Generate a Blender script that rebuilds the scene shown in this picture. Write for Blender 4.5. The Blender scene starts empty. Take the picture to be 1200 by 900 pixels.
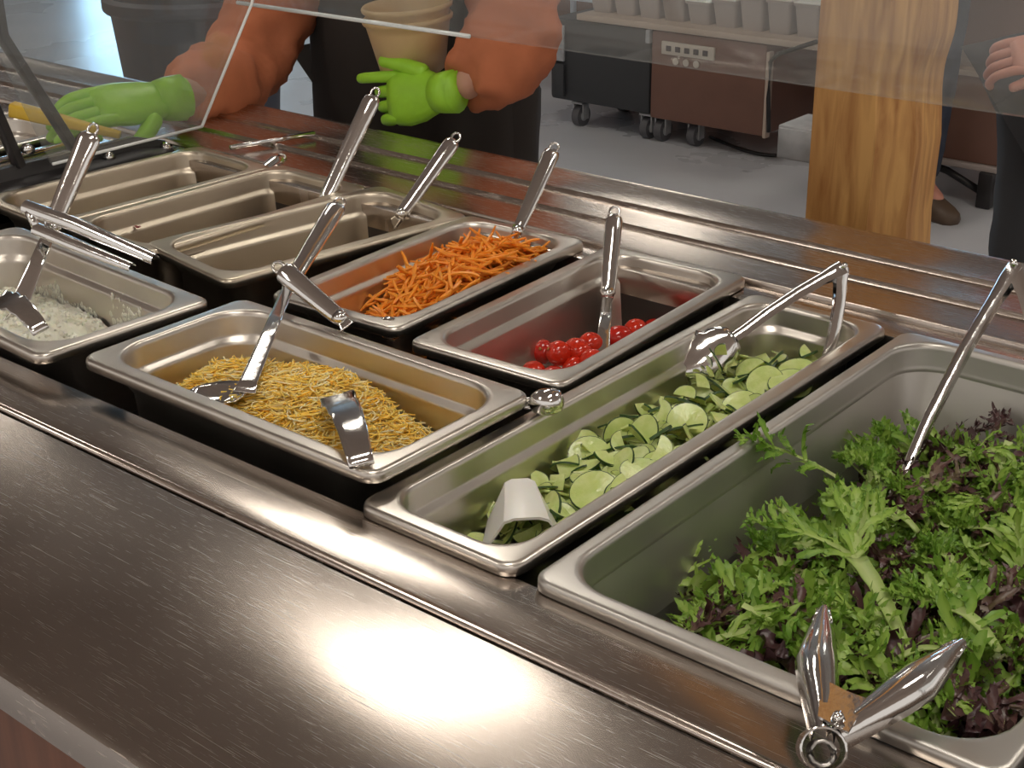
import bpy, bmesh, math, random
from mathutils import Vector, Matrix, Euler, noise
random.seed(7)
PI = math.pi
S = bpy.context.scene
COL = S.collection

# ------------------------------------------------------------------ camera
RX, RY, RZ = (0.76795, -0.25133, 0.58913), (0.64034, 0.32223, -0.69723), (-0.01460, 0.91269, 0.40840)
FPX = 1687.7
CAM = Vector((0, 0, 1.42))
MR = Matrix((RX, RY, RZ))
cd = bpy.data.cameras.new('camera'); cam = bpy.data.objects.new('camera', cd); COL.objects.link(cam)
cam.matrix_world = Matrix.Translation(CAM) @ MR.to_4x4()
cd.sensor_width = 36; cd.lens = FPX / 1200 * 36; cd.clip_start = 0.02; cd.clip_end = 100
S.camera = cam

# ------------------------------------------------------------------ world, light, exposure
W = bpy.data.worlds.new('world'); S.world = W; W.use_nodes = True
W.node_tree.nodes['Background'].inputs[0].default_value = (0.80, 0.74, 0.68, 1)
W.node_tree.nodes['Background'].inputs[1].default_value = 0.76
S.view_settings.view_transform = 'Standard'; S.view_settings.look = 'None'
S.view_settings.exposure = 0.26; S.view_settings.gamma = 1
CEIL_Z = 3.3
LIGHTS = [(-2.62, 2.45), (-5.0, 7.4), (-0.3, 0.2), (0.6, 2.6), (-6.3, 2.9), (-2.3, -1.6), (-1.3, 6.6), (1.6, -1.6)]
LIGHT_POWER = 14.5

def at(u, v, y=None, x=None, z=None):
    """point seen at photo pixel (u, v), at world depth y (or x, or height z)"""
    c = Vector((u - 600, -(v - 450), -FPX)); w = MR @ c
    t = (y - CAM.y) / w.y if y is not None else ((x - CAM.x) / w.x if x is not None else (z - CAM.z) / w.z)
    return CAM + w * t

# ------------------------------------------------------------------ materials
def mat(name, col, rough=.5, metal=0, noise_amt=0, noise_scale=20, bump=0, bump_scale=40, stretch=None, spec=.5, trans=0, alpha=1, col2=None, sss=0, aniso=0, rvar=0):
    m = bpy.data.materials.new(name); m.use_nodes = True
    nt = m.node_tree; b = nt.nodes['Principled BSDF']
    b.inputs['Base Color'].default_value = (*col, 1); b.inputs['Roughness'].default_value = rough
    b.inputs['Metallic'].default_value = metal; b.inputs['Specular IOR Level'].default_value = spec
    b.inputs['Transmission Weight'].default_value = trans; b.inputs['Alpha'].default_value = alpha
    b.inputs['Anisotropic'].default_value = aniso
    if sss:
        b.inputs['Subsurface Weight'].default_value = sss; b.inputs['Subsurface Radius'].default_value = (.006, .004, .002); b.inputs['Subsurface Scale'].default_value = 1
    if noise_amt or bump or col2 or rvar:
        tc = nt.nodes.new('ShaderNodeTexCoord'); mp = nt.nodes.new('ShaderNodeMapping')
        nt.links.new(tc.outputs['Object'], mp.inputs[0])
        if stretch: mp.inputs['Scale'].default_value = stretch
        n = nt.nodes.new('ShaderNodeTexNoise'); n.inputs['Scale'].default_value = noise_scale; n.inputs['Detail'].default_value = 5
        nt.links.new(mp.outputs[0], n.inputs[0])
        if noise_amt or col2:
            r = nt.nodes.new('ShaderNodeValToRGB')
            c2 = col2 if col2 else tuple(max(0, c * (1 - noise_amt)) for c in col)
            r.color_ramp.elements[0].position = .32; r.color_ramp.elements[1].position = .68
            r.color_ramp.elements[0].color = (*c2, 1); r.color_ramp.elements[1].color = (*col, 1)
            nt.links.new(n.outputs[0], r.inputs[0]); nt.links.new(r.outputs[0], b.inputs['Base Color'])
        if rvar:
            mr = nt.nodes.new('ShaderNodeMapRange'); mr.inputs[1].default_value = .3; mr.inputs[2].default_value = .7
            mr.inputs[3].default_value = rough - rvar; mr.inputs[4].default_value = rough + rvar
            nt.links.new(n.outputs[0], mr.inputs[0]); nt.links.new(mr.outputs[0], b.inputs['Roughness'])
        if bump:
            n2 = nt.nodes.new('ShaderNodeTexNoise'); n2.inputs['Scale'].default_value = bump_scale; n2.inputs['Detail'].default_value = 4
            nt.links.new(mp.outputs[0], n2.inputs[0])
            bp = nt.nodes.new('ShaderNodeBump'); bp.inputs['Strength'].default_value = bump; bp.inputs['Distance'].default_value = .002
            nt.links.new(n2.outputs[0], bp.inputs['Height']); nt.links.new(bp.outputs[0], b.inputs['Normal'])
    return m

def emis(name, col, s):
    m = bpy.data.materials.new(name); m.use_nodes = True; nt = m.node_tree; nt.nodes.clear()
    e = nt.nodes.new('ShaderNodeEmission'); o = nt.nodes.new('ShaderNodeOutputMaterial')
    e.inputs[0].default_value = (*col, 1); e.inputs[1].default_value = s; nt.links.new(e.outputs[0], o.inputs[0]); return m

def glass_mat(name, tint=(.95, .97, .97), haze=.05, rough=.03):
    m = bpy.data.materials.new(name); m.use_nodes = True; nt = m.node_tree; nt.nodes.clear()
    o = nt.nodes.new('ShaderNodeOutputMaterial'); t = nt.nodes.new('ShaderNodeBsdfTransparent'); t.inputs[0].default_value = (*tint, 1)
    g = nt.nodes.new('ShaderNodeBsdfGlossy'); g.inputs['Roughness'].default_value = rough
    d = nt.nodes.new('ShaderNodeBsdfDiffuse'); d.inputs[0].default_value = (.8, .8, .8, 1)
    lw = nt.nodes.new('ShaderNodeLayerWeight'); pw = nt.nodes.new('ShaderNodeMath'); pw.operation = 'POWER'; pw.inputs[1].default_value = 5
    fr = nt.nodes.new('ShaderNodeMath'); fr.operation = 'MULTIPLY_ADD'; fr.inputs[1].default_value = .96; fr.inputs[2].default_value = .045   # Schlick, same from both sides
    nt.links.new(lw.outputs['Facing'], pw.inputs[0]); nt.links.new(pw.outputs[0], fr.inputs[0])
    m1 = nt.nodes.new('ShaderNodeMixShader'); m2 = nt.nodes.new('ShaderNodeMixShader'); m2.inputs[0].default_value = haze
    nt.links.new(fr.outputs[0], m1.inputs[0]); nt.links.new(t.outputs[0], m1.inputs[1]); nt.links.new(g.outputs[0], m1.inputs[2])
    nt.links.new(m1.outputs[0], m2.inputs[1]); nt.links.new(d.outputs[0], m2.inputs[2]); nt.links.new(m2.outputs[0], o.inputs[0]); return m

def brushed_steel(name, col, rough, scratch=.5, fine=(1, 40, 1)):
    """worn stainless: long fine grain, cloudy gloss changes and crossing scratches"""
    m = bpy.data.materials.new(name); m.use_nodes = True; nt = m.node_tree; b = nt.nodes['Principled BSDF']
    b.inputs['Metallic'].default_value = 1
    tc = nt.nodes.new('ShaderNodeTexCoord')
    def mapped(scale, rot=0):
        mp = nt.nodes.new('ShaderNodeMapping'); mp.inputs['Scale'].default_value = scale; mp.inputs['Rotation'].default_value = (0, 0, rot)
        nt.links.new(tc.outputs['Object'], mp.inputs[0]); return mp
    def nz(mp, s, d=4):
        n = nt.nodes.new('ShaderNodeTexNoise'); n.inputs['Scale'].default_value = s; n.inputs['Detail'].default_value = d
        nt.links.new(mp.outputs[0], n.inputs[0]); return n
    def rng(n, a, b_, c, d):
        r = nt.nodes.new('ShaderNodeMapRange'); r.inputs[1].default_value = a; r.inputs[2].default_value = b_; r.inputs[3].default_value = c; r.inputs[4].default_value = d
        nt.links.new(n.outputs[0], r.inputs[0]); return r
    def op(a, b_, o):
        q = nt.nodes.new('ShaderNodeMath'); q.operation = o
        nt.links.new(a.outputs[0], q.inputs[0])
        if isinstance(b_, float): q.inputs[1].default_value = b_
        else: nt.links.new(b_.outputs[0], q.inputs[1])
        return q
    cloud = nz(mapped((1, 1, 1)), 5, 5)
    grain = nz(mapped(fine), 30, 3)
    total = None
    for k, (rot, sc) in enumerate([(.5, (9, 520, 1)), (-.75, (7, 420, 1)), (1.25, (11, 600, 1)), (-1.9, (12, 460, 1))]):
        n = nz(mapped(sc, rot), 2.2 + k * .5, 2)
        s = rng(n, .66, .74, 0, 1)
        total = s if total is None else op(total, s, 'MAXIMUM')
    rr = op(rng(cloud, .3, .7, rough - .025, rough + .035), op(total, .12, 'MULTIPLY'), 'ADD')
    nt.links.new(rr.outputs[0], b.inputs['Roughness'])
    mx = nt.nodes.new('ShaderNodeMix'); mx.data_type = 'RGBA'
    mx.inputs[6].default_value = (*[c * .88 for c in col], 1); mx.inputs[7].default_value = (*col, 1)
    nt.links.new(rng(cloud, .35, .65, 0, 1).outputs[0], mx.inputs[0])
    mx2 = nt.nodes.new('ShaderNodeMix'); mx2.data_type = 'RGBA'; mx2.inputs[7].default_value = (*[min(1, c * 1.35) for c in col], 1)
    nt.links.new(op(total, scratch, 'MULTIPLY').outputs[0], mx2.inputs[0]); nt.links.new(mx.outputs[2], mx2.inputs[6])
    nt.links.new(mx2.outputs[2], b.inputs['Base Color'])
    bp = nt.nodes.new('ShaderNodeBump'); bp.inputs['Strength'].default_value = .03; bp.inputs['Distance'].default_value = .001
    nt.links.new(grain.outputs[0], bp.inputs['Height']); nt.links.new(bp.outputs[0], b.inputs['Normal'])
    return m

def attr_mat(name, stops, rough=.5, sss=0, spec=.5, trans=0, noise_scale=0, bump=0, tl=0):
    """colour read from the mesh colour attribute 'tone' (0..1) through a ramp"""
    m = bpy.data.materials.new(name); m.use_nodes = True; nt = m.node_tree; b = nt.nodes['Principled BSDF']
    a = nt.nodes.new('ShaderNodeAttribute'); a.attribute_name = 'tone'
    r = nt.nodes.new('ShaderNodeValToRGB')
    while len(r.color_ramp.elements) < len(stops): r.color_ramp.elements.new(.5)
    for e, (p, c) in zip(r.color_ramp.elements, stops): e.position = p; e.color = (*c, 1)
    nt.links.new(a.outputs['Fac'], r.inputs[0]); nt.links.new(r.outputs[0], b.inputs['Base Color'])
    b.inputs['Roughness'].default_value = rough; b.inputs['Specular IOR Level'].default_value = spec
    if sss:
        b.inputs['Subsurface Weight'].default_value = sss; b.inputs['Subsurface Radius'].default_value = (.006, .004, .002); b.inputs['Subsurface Scale'].default_value = 1
    if trans: b.inputs['Transmission Weight'].default_value = trans
    if bump:
        n2 = nt.nodes.new('ShaderNodeTexNoise'); n2.inputs['Scale'].default_value = noise_scale
        bp = nt.nodes.new('ShaderNodeBump'); bp.inputs['Strength'].default_value = bump; bp.inputs['Distance'].default_value = .001
        tc = nt.nodes.new('ShaderNodeTexCoord'); nt.links.new(tc.outputs['Object'], n2.inputs[0])
        nt.links.new(n2.outputs[0], bp.inputs['Height']); nt.links.new(bp.outputs[0], b.inputs['Normal'])
    if tl:
        out = nt.nodes['Material Output']; tr = nt.nodes.new('ShaderNodeBsdfTranslucent'); mx = nt.nodes.new('ShaderNodeMixShader'); mx.inputs[0].default_value = tl
        nt.links.new(r.outputs[0], tr.inputs[0]); nt.links.new(b.outputs[0], mx.inputs[1]); nt.links.new(tr.outputs[0], mx.inputs[2]); nt.links.new(mx.outputs[0], out.inputs[0])
    return m

M = dict(
    counter=brushed_steel('counter steel', (.53, .47, .425), .21),
    rail=brushed_steel('rail steel', (.57, .50, .45), .22, .2),
    pan=mat('pan steel', (.70, .655, .60), .33, 1, noise_amt=.08, noise_scale=9, rvar=.05),
    panrear=mat('room tinted pan steel', (.66, .58, .47), .36, 1, noise_amt=.14, noise_scale=9, rvar=.05), pangreens=mat('matte deep pan steel', (.60, .575, .54), .38, .88, noise_amt=.12, noise_scale=7, rvar=.05),  # panrear: the room's brown reflection is put into the base colour
    chrome=mat('polished steel', (.82, .81, .80), .10, 1, bump=.15, bump_scale=60),
    dullsteel=mat('dull steel', (.45, .43, .41), .34, 1),
    well=mat('dark well steel', (.09, .08, .075), .4, .8),
    black=mat('black painted steel', (.025, .023, .024), .35, 0),
    edge=mat('lit glass edge', (.92, .95, .96), .2, 0, spec=1),
    glass=glass_mat('sneeze glass'),
    hazeglass=glass_mat('side glass', (.9, .92, .92), .07),
    oak=None,
    panel=mat('red brown laminate', (.19, .075, .042), .4, 0, noise_amt=.35, noise_scale=3, stretch=(20, 20, 1.5)),
    cart_brown=mat('brown plastic', (.21, .105, .075), .45, 0, noise_amt=.15, noise_scale=6),
    cart_dark=mat('charcoal plastic', (.040, .042, .046), .5, 0),
    tan=mat('tan laminate', (.55, .44, .36), .5),
    pale=mat('pale plastic', (.42, .36, .33), .35),
    label=mat('label paper', (.62, .55, .48), .5),
    ink=mat('label ink', (.05, .04, .05), .5),
    rubber=mat('caster rubber', (.10, .10, .11), .5),
    whitewire=mat('pale blue painted metal', (.60, .66, .76), .4),
    junction=mat('galvanised metal', (.50, .51, .53), .45, .3, noise_amt=.3, noise_scale=30),
    bin=mat('navy grey plastic', (.040, .046, .068), .5),
    skin=mat('skin', (.56, .30, .21), .5, sss=.15), skin2=mat('warm skin', (.60, .27, .20), .5, sss=.15),
    rust=mat('rust orange cloth', (.60, .19, .085), .85, 0, noise_amt=.25, noise_scale=14, bump=.6, bump_scale=28),
    coral=mat('coral cloth', (.62, .22, .16), .85, bump=.5, bump_scale=30),
    apron=mat('charcoal apron cloth', (.030, .024, .021), .9, 0, bump=.5, bump_scale=30),
    jeans=mat('dark blue denim', (.045, .055, .085), .9, 0, noise_amt=.4, noise_scale=15, bump=.5, bump_scale=50),
    trousers=mat('charcoal trousers', (.055, .058, .066), .9, 0, bump=.5, bump_scale=20),
    shoe=mat('brown leather', (.10, .065, .042), .5), hair=mat('dark hair', (.03, .02, .015), .6, bump=.8, bump_scale=120),
    eye=mat('eye', (.8, .8, .8), .2), lips=mat('lips', (.45, .15, .13), .5),
    glove=mat('lime nitrile glove', (.36, .72, .04), .42, 0, noise_amt=.12, noise_scale=30, bump=.9, bump_scale=38, sss=.1),
    yellow=mat('yellow plastic handle', (.80, .52, .05), .4),
    bowl=mat('beige paper bowl', (.62, .43, .22), .45, sss=.05),
    white=mat('white plastic', (.82, .80, .76), .3, sss=.2),
    tomato=mat('tomato skin', (.72, .035, .012), .14, 0, noise_amt=.25, noise_scale=25, spec=.6, sss=.1), tomato2=mat('deep red tomato skin', (.58, .020, .010), .14, 0, noise_amt=.2, noise_scale=25, spec=.6),
    stemscar=mat('tomato scar', (.45, .2, .05), .6),
    carrot=mat('carrot flesh', (.92, .27, .015), .42, 0, col2=(.95, .38, .04), noise_scale=120, spec=.5, sss=.15, stretch=(1, 1, 1)),
    cheese=attr_mat('shredded cheese', [(0, (.98, .50, .03)), (.45, (.98, .64, .10)), (.75, (.98, .76, .26)), (1, (.98, .88, .54))], .5, sss=.2),
    curd=mat('cottage curd', (.90, .89, .76), .35, 0, noise_amt=.06, noise_scale=60, bump=.5, bump_scale=160, sss=.2),
    cuke=mat('cucumber flesh', (.64, .72, .31), .22, 0, col2=(.50, .62, .18), noise_scale=70, bump=.3, bump_scale=200, sss=.25, spec=.6), peel=mat('cucumber peel', (.04, .10, .02), .35, 0, noise_amt=.4, noise_scale=80),
    leaf=attr_mat('green leaf', [(0, (.045, .12, .012)), (.35, (.17, .34, .035)), (.7, (.38, .56, .10)), (1, (.62, .72, .32))], .38, spec=.5, sss=0, noise_scale=220, bump=.5, tl=.25),
    redleaf=attr_mat('red leaf', [(0, (.045, .016, .020)), (.4, (.10, .042, .042)), (.75, (.17, .12, .07)), (1, (.30, .36, .12))], .36, noise_scale=220, bump=.5),
    chickpea=mat('chickpea', (.72, .50, .22), .5), beet=mat('beet', (.25, .01, .02), .3),
    floor=mat('polished concrete', (.62, .635, .675), .28, 0, noise_amt=.13, noise_scale=1.6, rvar=.02),
    wall=mat('tan timber wall', (.36, .27, .21), .7, 0, noise_amt=.2, noise_scale=3, stretch=(1, 1, 8)),
    ceil=mat('timber ceiling', (.42, .325, .265), .7, 0, noise_amt=.25, noise_scale=2, stretch=(1, 12, 1)),
    lampglow=emis('light panel glow', (1, .93, .82), LIGHT_POWER), sky=emis('daylight window', (.42, .72, 1.0), 8.5),
    frame=mat('window frame paint', (.3, .3, .32), .5),
)
def oak_mat():
    m = bpy.data.materials.new('honey pine'); m.use_nodes = True; nt = m.node_tree; b = nt.nodes['Principled BSDF']
    tc = nt.nodes.new('ShaderNodeTexCoord'); mp = nt.nodes.new('ShaderNodeMapping'); mp.inputs['Scale'].default_value = (1, 1, .10)
    nt.links.new(tc.outputs['Object'], mp.inputs[0])
    n = nt.nodes.new('ShaderNodeTexNoise'); n.inputs['Scale'].default_value = 60; n.inputs['Detail'].default_value = 5; n.inputs['Distortion'].default_value = .8
    nt.links.new(mp.outputs[0], n.inputs[0])
    r = nt.nodes.new('ShaderNodeValToRGB'); r.color_ramp.elements[0].position = .30; r.color_ramp.elements[0].color = (.36, .15, .04, 1)
    r.color_ramp.elements[1].position = .66; r.color_ramp.elements[1].color = (.66, .36, .12, 1)
    nt.links.new(n.outputs[0], r.inputs[0]); nt.links.new(r.outputs[0], b.inputs['Base Color']); b.inputs['Roughness'].default_value = .5
    return m
M['oak'] = oak_mat()

# ------------------------------------------------------------------ helpers
def link(o, parent=None):
    COL.objects.link(o)
    if parent: o.parent = parent
    return o
def mesh(name, V, F, m, parent=None, smooth=True, tone=None, mi=None):
    me = bpy.data.meshes.new(name); me.from_pydata([tuple(v) for v in V], [], F)
    for x in (m if isinstance(m, (list, tuple)) else [m]): me.materials.append(x)
    if smooth: me.polygons.foreach_set('use_smooth', [True] * len(me.polygons))
    if mi: me.polygons.foreach_set('material_index', mi)
    if tone:
        a = me.attributes.new('tone', 'FLOAT', 'POINT'); a.data.foreach_set('value', tone)
    me.update(); o = bpy.data.objects.new(name, me); return link(o, parent)
def tag(o, label, cat, group=None, kind=None):
    if label: o['label'] = label
    if cat: o['category'] = cat
    if group: o['group'] = group
    if kind: o['kind'] = kind
    return o
def thing(name, loc, label, cat, group=None, rz=0):
    o = bpy.data.objects.new(name, None); o.location = loc; o.rotation_euler = (0, 0, rz); o.empty_display_size = .05
    COL.objects.link(o); return tag(o, label, cat, group)
class MB:
    """collects shapes; world coordinates unless an origin is given"""
    def __init__(s, org=(0, 0, 0)): s.V = []; s.F = []; s.o = Vector(org)
    def add(s, V, F):
        n = len(s.V); s.V += [Vector(v) - s.o for v in V]; s.F += [tuple(i + n for i in f) for f in F]; return s
    def box(s, a, b, bev=0):
        a = Vector(a); b = Vector(b); c = (a + b) / 2; d = (b - a)
        bm = bmesh.new(); bmesh.ops.create_cube(bm, size=1)
        for v in bm.verts: v.co = Vector((v.co.x * d.x, v.co.y * d.y, v.co.z * d.z)) + c
        if bev: bmesh.ops.bevel(bm, geom=bm.edges[:], offset=bev, segments=2, affect='EDGES', profile=.5)
        bm.verts.index_update(); s.add([v.co.copy() for v in bm.verts], [tuple(v.index for v in f.verts) for f in bm.faces]); bm.free(); return s
    def loft(s, rings, cap0=True, cap1=True, closed=True):
        n = len(rings[0]); V = [v for r in rings for v in r]; F = []
        for i in range(len(rings) - 1):
            for j in range(n if closed else n - 1):
                k = (j + 1) % n; F.append((i * n + j, i * n + k, (i + 1) * n + k, (i + 1) * n + j))
        if cap0: F.append(tuple(range(n - 1, -1, -1)))
        if cap1: F.append(tuple((len(rings) - 1) * n + j for j in range(n)))
        return s.add(V, F)
    def sweep(s, pts, sec, scales, up=(0, 0, 1), cap=True):
        """sec: list of (a, b) in width / normal axes; scales: (sa, sb) for each point"""
        pts = [Vector(p) for p in pts]; up = Vector(up); rings = []
        for i, p in enumerate(pts):
            d = (pts[min(i + 1, len(pts) - 1)] - pts[max(i - 1, 0)]).normalized()
            w = d.cross(up)
            w = w.normalized() if w.length > 1e-4 else Vector((1, 0, 0)); n = w.cross(d)
            sa, sb = scales[i]; rings.append([p + w * (a * sa) + n * (b * sb) for a, b in sec])
        return s.loft(rings, cap, cap)
    def tube(s, pts, rad, seg=10, up=(0, 0, 1)):
        if not isinstance(rad, (list, tuple)): rad = [rad] * len(pts)
        if abs((Vector(pts[-1]) - Vector(pts[0])).normalized().dot(Vector(up))) > .97: up = (0.3, 1, 0)
        sec = [(math.cos(2 * PI * k / seg), math.sin(2 * PI * k / seg)) for k in range(seg)]
        return s.sweep(pts, sec, [(r, r) for r in rad], up)
    def build(s, name, m, parent=None, smooth=False, **k):
        o = mesh(name, s.V, s.F, m, parent, True, **k)
        if not smooth:
            try: o.data.set_sharp_from_angle(angle=math.radians(35))
            except Exception: pass
        return o
def rsec(r=.3, n=4):
    """rounded square section in -1..1"""
    out = []
    for cx, cy, a0 in ((1 - r, 1 - r, 0), (-1 + r, 1 - r, PI / 2), (-1 + r, -1 + r, PI), (1 - r, -1 + r, 1.5 * PI)):
        for k in range(n): a = a0 + PI / 2 * k / (n - 1); out.append((cx + r * math.cos(a), cy + r * math.sin(a)))
    return out
def rrect(hw, hl, r, z, n=7):
    out = []
    for sx, sy, a0 in ((1, 1, 0), (-1, 1, PI / 2), (-1, -1, PI), (1, -1, 1.5 * PI)):
        for k in range(n): a = a0 + PI / 2 * k / (n - 1); out.append(Vector((sx * (hw - r) + r * math.cos(a), sy * (hl - r) + r * math.sin(a), z)))
    return out
def copy_tree(o, parent=None):
    c = o.copy(); COL.objects.link(c)
    if parent: c.parent = parent
    for ch in o.children: copy_tree(ch, c)
    return c

# ================================================================== STRUCTURE
def struct(name, mb, m): o = mb.build(name, m); o['kind'] = 'structure'; return o
struct('floor', MB().box((-12, -4, -.1), (5, 10, 0)), M['floor'])
struct('ceiling', MB().box((-12, -4, CEIL_Z), (5, 10, CEIL_Z + .1)), M['ceil'])
# far wall with a glazed opening
WX0, WX1 = -4.6, -3.1
struct('wall_back', MB().box((-12, 10, 0), (WX0, 10.1, CEIL_Z)).box((WX1, 10, 0), (5, 10.1, CEIL_Z)).box((WX0, 10, 2.3), (WX1, 10.1, CEIL_Z)), M['wall'])
struct('wall_left', MB().box((-12.1, -4, 0), (-12, 7.95, CEIL_Z)).box((-12.1, 9.85, 0), (-12, 10, CEIL_Z)).box((-12.1, 7.95, 2.5), (-12, 9.85, CEIL_Z)).box((-12.1, 7.95, 0), (-12, 9.85, .15)), M['wall'])
w1 = struct('window_1', MB().box((-12.08, 7.95, .15), (-12.06, 9.85, 2.5)), M['sky'])
mb = MB()
for y in (7.95, 8.87, 9.79): mb.box((-12.05, y, .15), (-11.98, y + .06, 2.5))
mb.box((-12.05, 7.95, .15), (-11.98, 9.85, .22)); mb.box((-12.05, 7.95, 2.43), (-11.98, 9.85, 2.5)); mb.build('window_frame', M['frame'], w1)
w2 = struct('window_2', MB().box((WX0, 10.06, 0), (WX1, 10.08, 2.3)), M['sky'])
mb = MB()
for x in (WX0, (WX0 + WX1) / 2 - .03, WX1 - .06): mb.box((x, 9.98, 0), (x + .06, 10.05, 2.3))
mb.build('window_frame', M['frame'], w2)
struct('baseboard_back', MB().box((-12, 9.97, 0), (WX0, 10, .12)).box((WX1, 9.97, 0), (5, 10, .12)), M['frame'])
# ceiling lights
for i, (x, y) in enumerate(LIGHTS):
    lab = ['square-cornered light panel over the customer side of the salad bar', 'light panel in the far back corner by the glazed opening', 'light panel over the near work shelf', 'light panel to the right beyond the salad bar',
           'light panel near the left window wall', 'light panel behind the work shelf on the left', 'light panel by the back wall on the right', 'light panel behind the work shelf on the right'][i]
    t = thing('ceiling_light', (x, y, CEIL_Z), lab, 'ceiling light', 'ceiling light panels')
    MB().box((-.19, -.64, -.03), (-.15, .64, 0)).box((.15, -.64, -.03), (.19, .64, 0)).box((-.15, -.64, -.03), (.15, -.60, 0)).box((-.15, .60, -.03), (.15, .64, 0)).build('frame', M['frame'], t)
    MB().box((-.15, -.60, -.02), (.15, .60, -.005)).build('diffuser', M['lampglow'], t)

# ================================================================== COUNTER
Z0 = .90
bar = thing('salad_bar', (0, 0, 0), 'long stainless steel salad bar with food wells, work shelf and ridged tray rail', 'counter')
XL, XR = -4.6, .95
WY0, WY1 = .642, 1.192
def strip(name, y0, y1, z1, t=.03, m='counter', bev=.002, x0=XL, x1=XR): return MB().box((x0, y0, z1 - t), (x1, y1, z1), bev).build(name, M[m], bar)
# work shelf: flat top with rolled front edge
sec = [(.3585, Z0 - .034), (.3585, Z0 - .012), (.362, Z0 - .004), (.369, Z0)]
shelf = [(.362, Z0 - .034), (.3585, Z0 - .030), (.3578, Z0 - .014), (.3605, Z0 - .0045), (.368, Z0), (.5715, Z0), (.5735, Z0 - .002), (.574, Z0 - .034)]
mb = MB(); mb.loft([[Vector((XL, y, z)) for y, z in shelf], [Vector((XR, y, z)) for y, z in shelf]]); mb.build('work_shelf', M['counter'], bar)
# seam trim: narrow raised bead with a dark groove on the shelf side
mb = MB(); mb.tube([(XL, .5795, Z0 - .0015), (XR, .5795, Z0 - .0015)], .0042, 12); mb.build('seam_bead', M['rail'], bar, smooth=True)
strip('seam_groove', .5735, .5765, Z0 - .006, .02, 'well', 0)
strip('front_ledge', .582, WY0, Z0 + .0005)
wells = [(-4.2, -3.4), (-3.3, -1.78), (-1.618, -.17)]
xs = [XL] + [v for w in wells for v in w] + [XR]
for k in range(0, len(xs), 2):
    MB().box((xs[k], WY0, Z0 - .03), (xs[k + 1], WY1, Z0 + .0005), .001).build('well_divider', M['counter'], bar)
strip('back_ledge', WY1, 1.231, Z0 + .0005)
for a, b in wells:
    mb = MB()
    for p, q in (((a - .004, WY0 - .004, .62), (a, WY1 + .004, Z0 - .004)), ((b, WY0 - .004, .62), (b + .004, WY1 + .004, Z0 - .004)), ((a, WY0 - .004, .62), (b, WY0, Z0 - .004)), ((a, WY1, .62), (b, WY1 + .004, Z0 - .004)), ((a, WY0, .616), (b, WY1, .62))): mb.box(p, q)
    mb.build('well_liner', M['well'], bar)
# tray rail with three bead ridges (its step stands up from the back ledge)
prof = [(1.2345, Z0 - .03), (1.2345, Z0 + .002), (1.2365, Z0 + .0055), (1.243, Z0 + .006)]
def ridge(y): return [(y - .006, Z0 + .006), (y - .0045, Z0 + .0085), (y - .002, Z0 + .0105), (y + .002, Z0 + .0105), (y + .0045, Z0 + .0085), (y + .006, Z0 + .006)]
for y in (1.300, 1.368): prof += ridge(y)
prof += [(1.428, Z0 + .006), (1.436, Z0 + .0085), (1.446, Z0 + .008), (1.452, Z0 + .002), (1.453, Z0 - .012), (1.45, Z0 - .03)]
mb = MB(); mb.loft([[Vector((XL, y, z)) for y, z in prof], [Vector((XR, y, z)) for y, z in prof]]); mb.build('tray_rail', M['rail'], bar)
strip('rail_gap', 1.229, 1.2345, Z0 - .006, .02, 'well', 0)
# base cabinet: wooden panels below the shelf, one by one
mb = MB().box((XL + .05, .41, .12), (XR - .05, .43, Z0 - .034)).box((XL + .05, 1.22, .12), (XR - .05, 1.24, Z0 - .034)).box((XL + .05, .43, .10), (XR - .05, 1.22, .12)); mb.build('cabinet_body', M['black'], bar)
MB().box((XL + .1, .47, 0), (XR - .1, 1.18, .10)).build('plinth', M['black'], bar)
x = XL + .05; k = 0
while x < XR - .1:
    MB().box((x + .002, .392, .14), (x + .296, .41, Z0 - .036), .002).build('cabinet_panel', M['panel'], bar)
    MB().box((x + .002, 1.24, .14), (x + .296, 1.258, Z0 - .036), .002).build('cabinet_panel', M['panel'], bar); x += .3

# ================================================================== PANS
def pan(label, cx, cy, z, w, l, depth, rz=0, group='steel food pans', step=.024, fl=.0165, m='pan', st=1.0):
    hw, hl = w / 2, l / 2; iw, il = hw - fl, hl - fl; tp = depth * .09; ri = min(.040, w * .2)
    R_ = [(iw - tp - .012, il - tp - .012, ri * .7, -depth), (iw - tp - .003, il - tp - .003, ri * .8, -depth + .004), (iw - tp, il - tp, ri * .85, -depth + .014),
          (iw - .0005 - .005 * st, il - .0005 - .005 * st, ri, -step - .005), (iw - .0005 - .004 * st, il - .0005 - .004 * st, ri, -step - .001), (iw - .0008, il - .0008, ri, -step + .0015), (iw, il, ri, -step + .004), (iw, il, ri, -.005), (iw + .001, il + .001, ri, -.0008), (iw + .003, il + .003, ri, .0004), (iw + .005, il + .005, ri, .0002),
          (hw - .0045, hl - .0045, .012, 0), (hw - .002, hl - .002, .013, -.0005), (hw - .0004, hl - .0004, .014, -.002), (hw, hl, .014, -.004), (hw, hl, .014, -.0095), (hw - .001, hl - .001, .014, -.0105), (hw - .0025, hl - .0025, .013, -.0095), (hw - .003, hl - .003, .012, -.003),
          (iw + .004, il + .004, ri, -.003), (iw + .0015, il + .0015, ri, -.006), (iw + .0012, il + .0012, ri, -step + .002), (iw - .003, il - .003, ri, -step - .006), (iw - tp + .0015, il - tp + .0015, ri * .85, -depth + .012), (iw - tp - .01, il - tp - .01, ri * .7, -depth - .0015)]
    mb = MB(); mb.loft([rrect(a, b, c, d) for a, b, c, d in R_])
    o = mb.build('food_pan', M[m], smooth=True); o.location = (cx, cy, z); o.rotation_euler = (0, 0, rz)
    return tag(o, label, 'food pan', group)
ZC = .93
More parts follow.
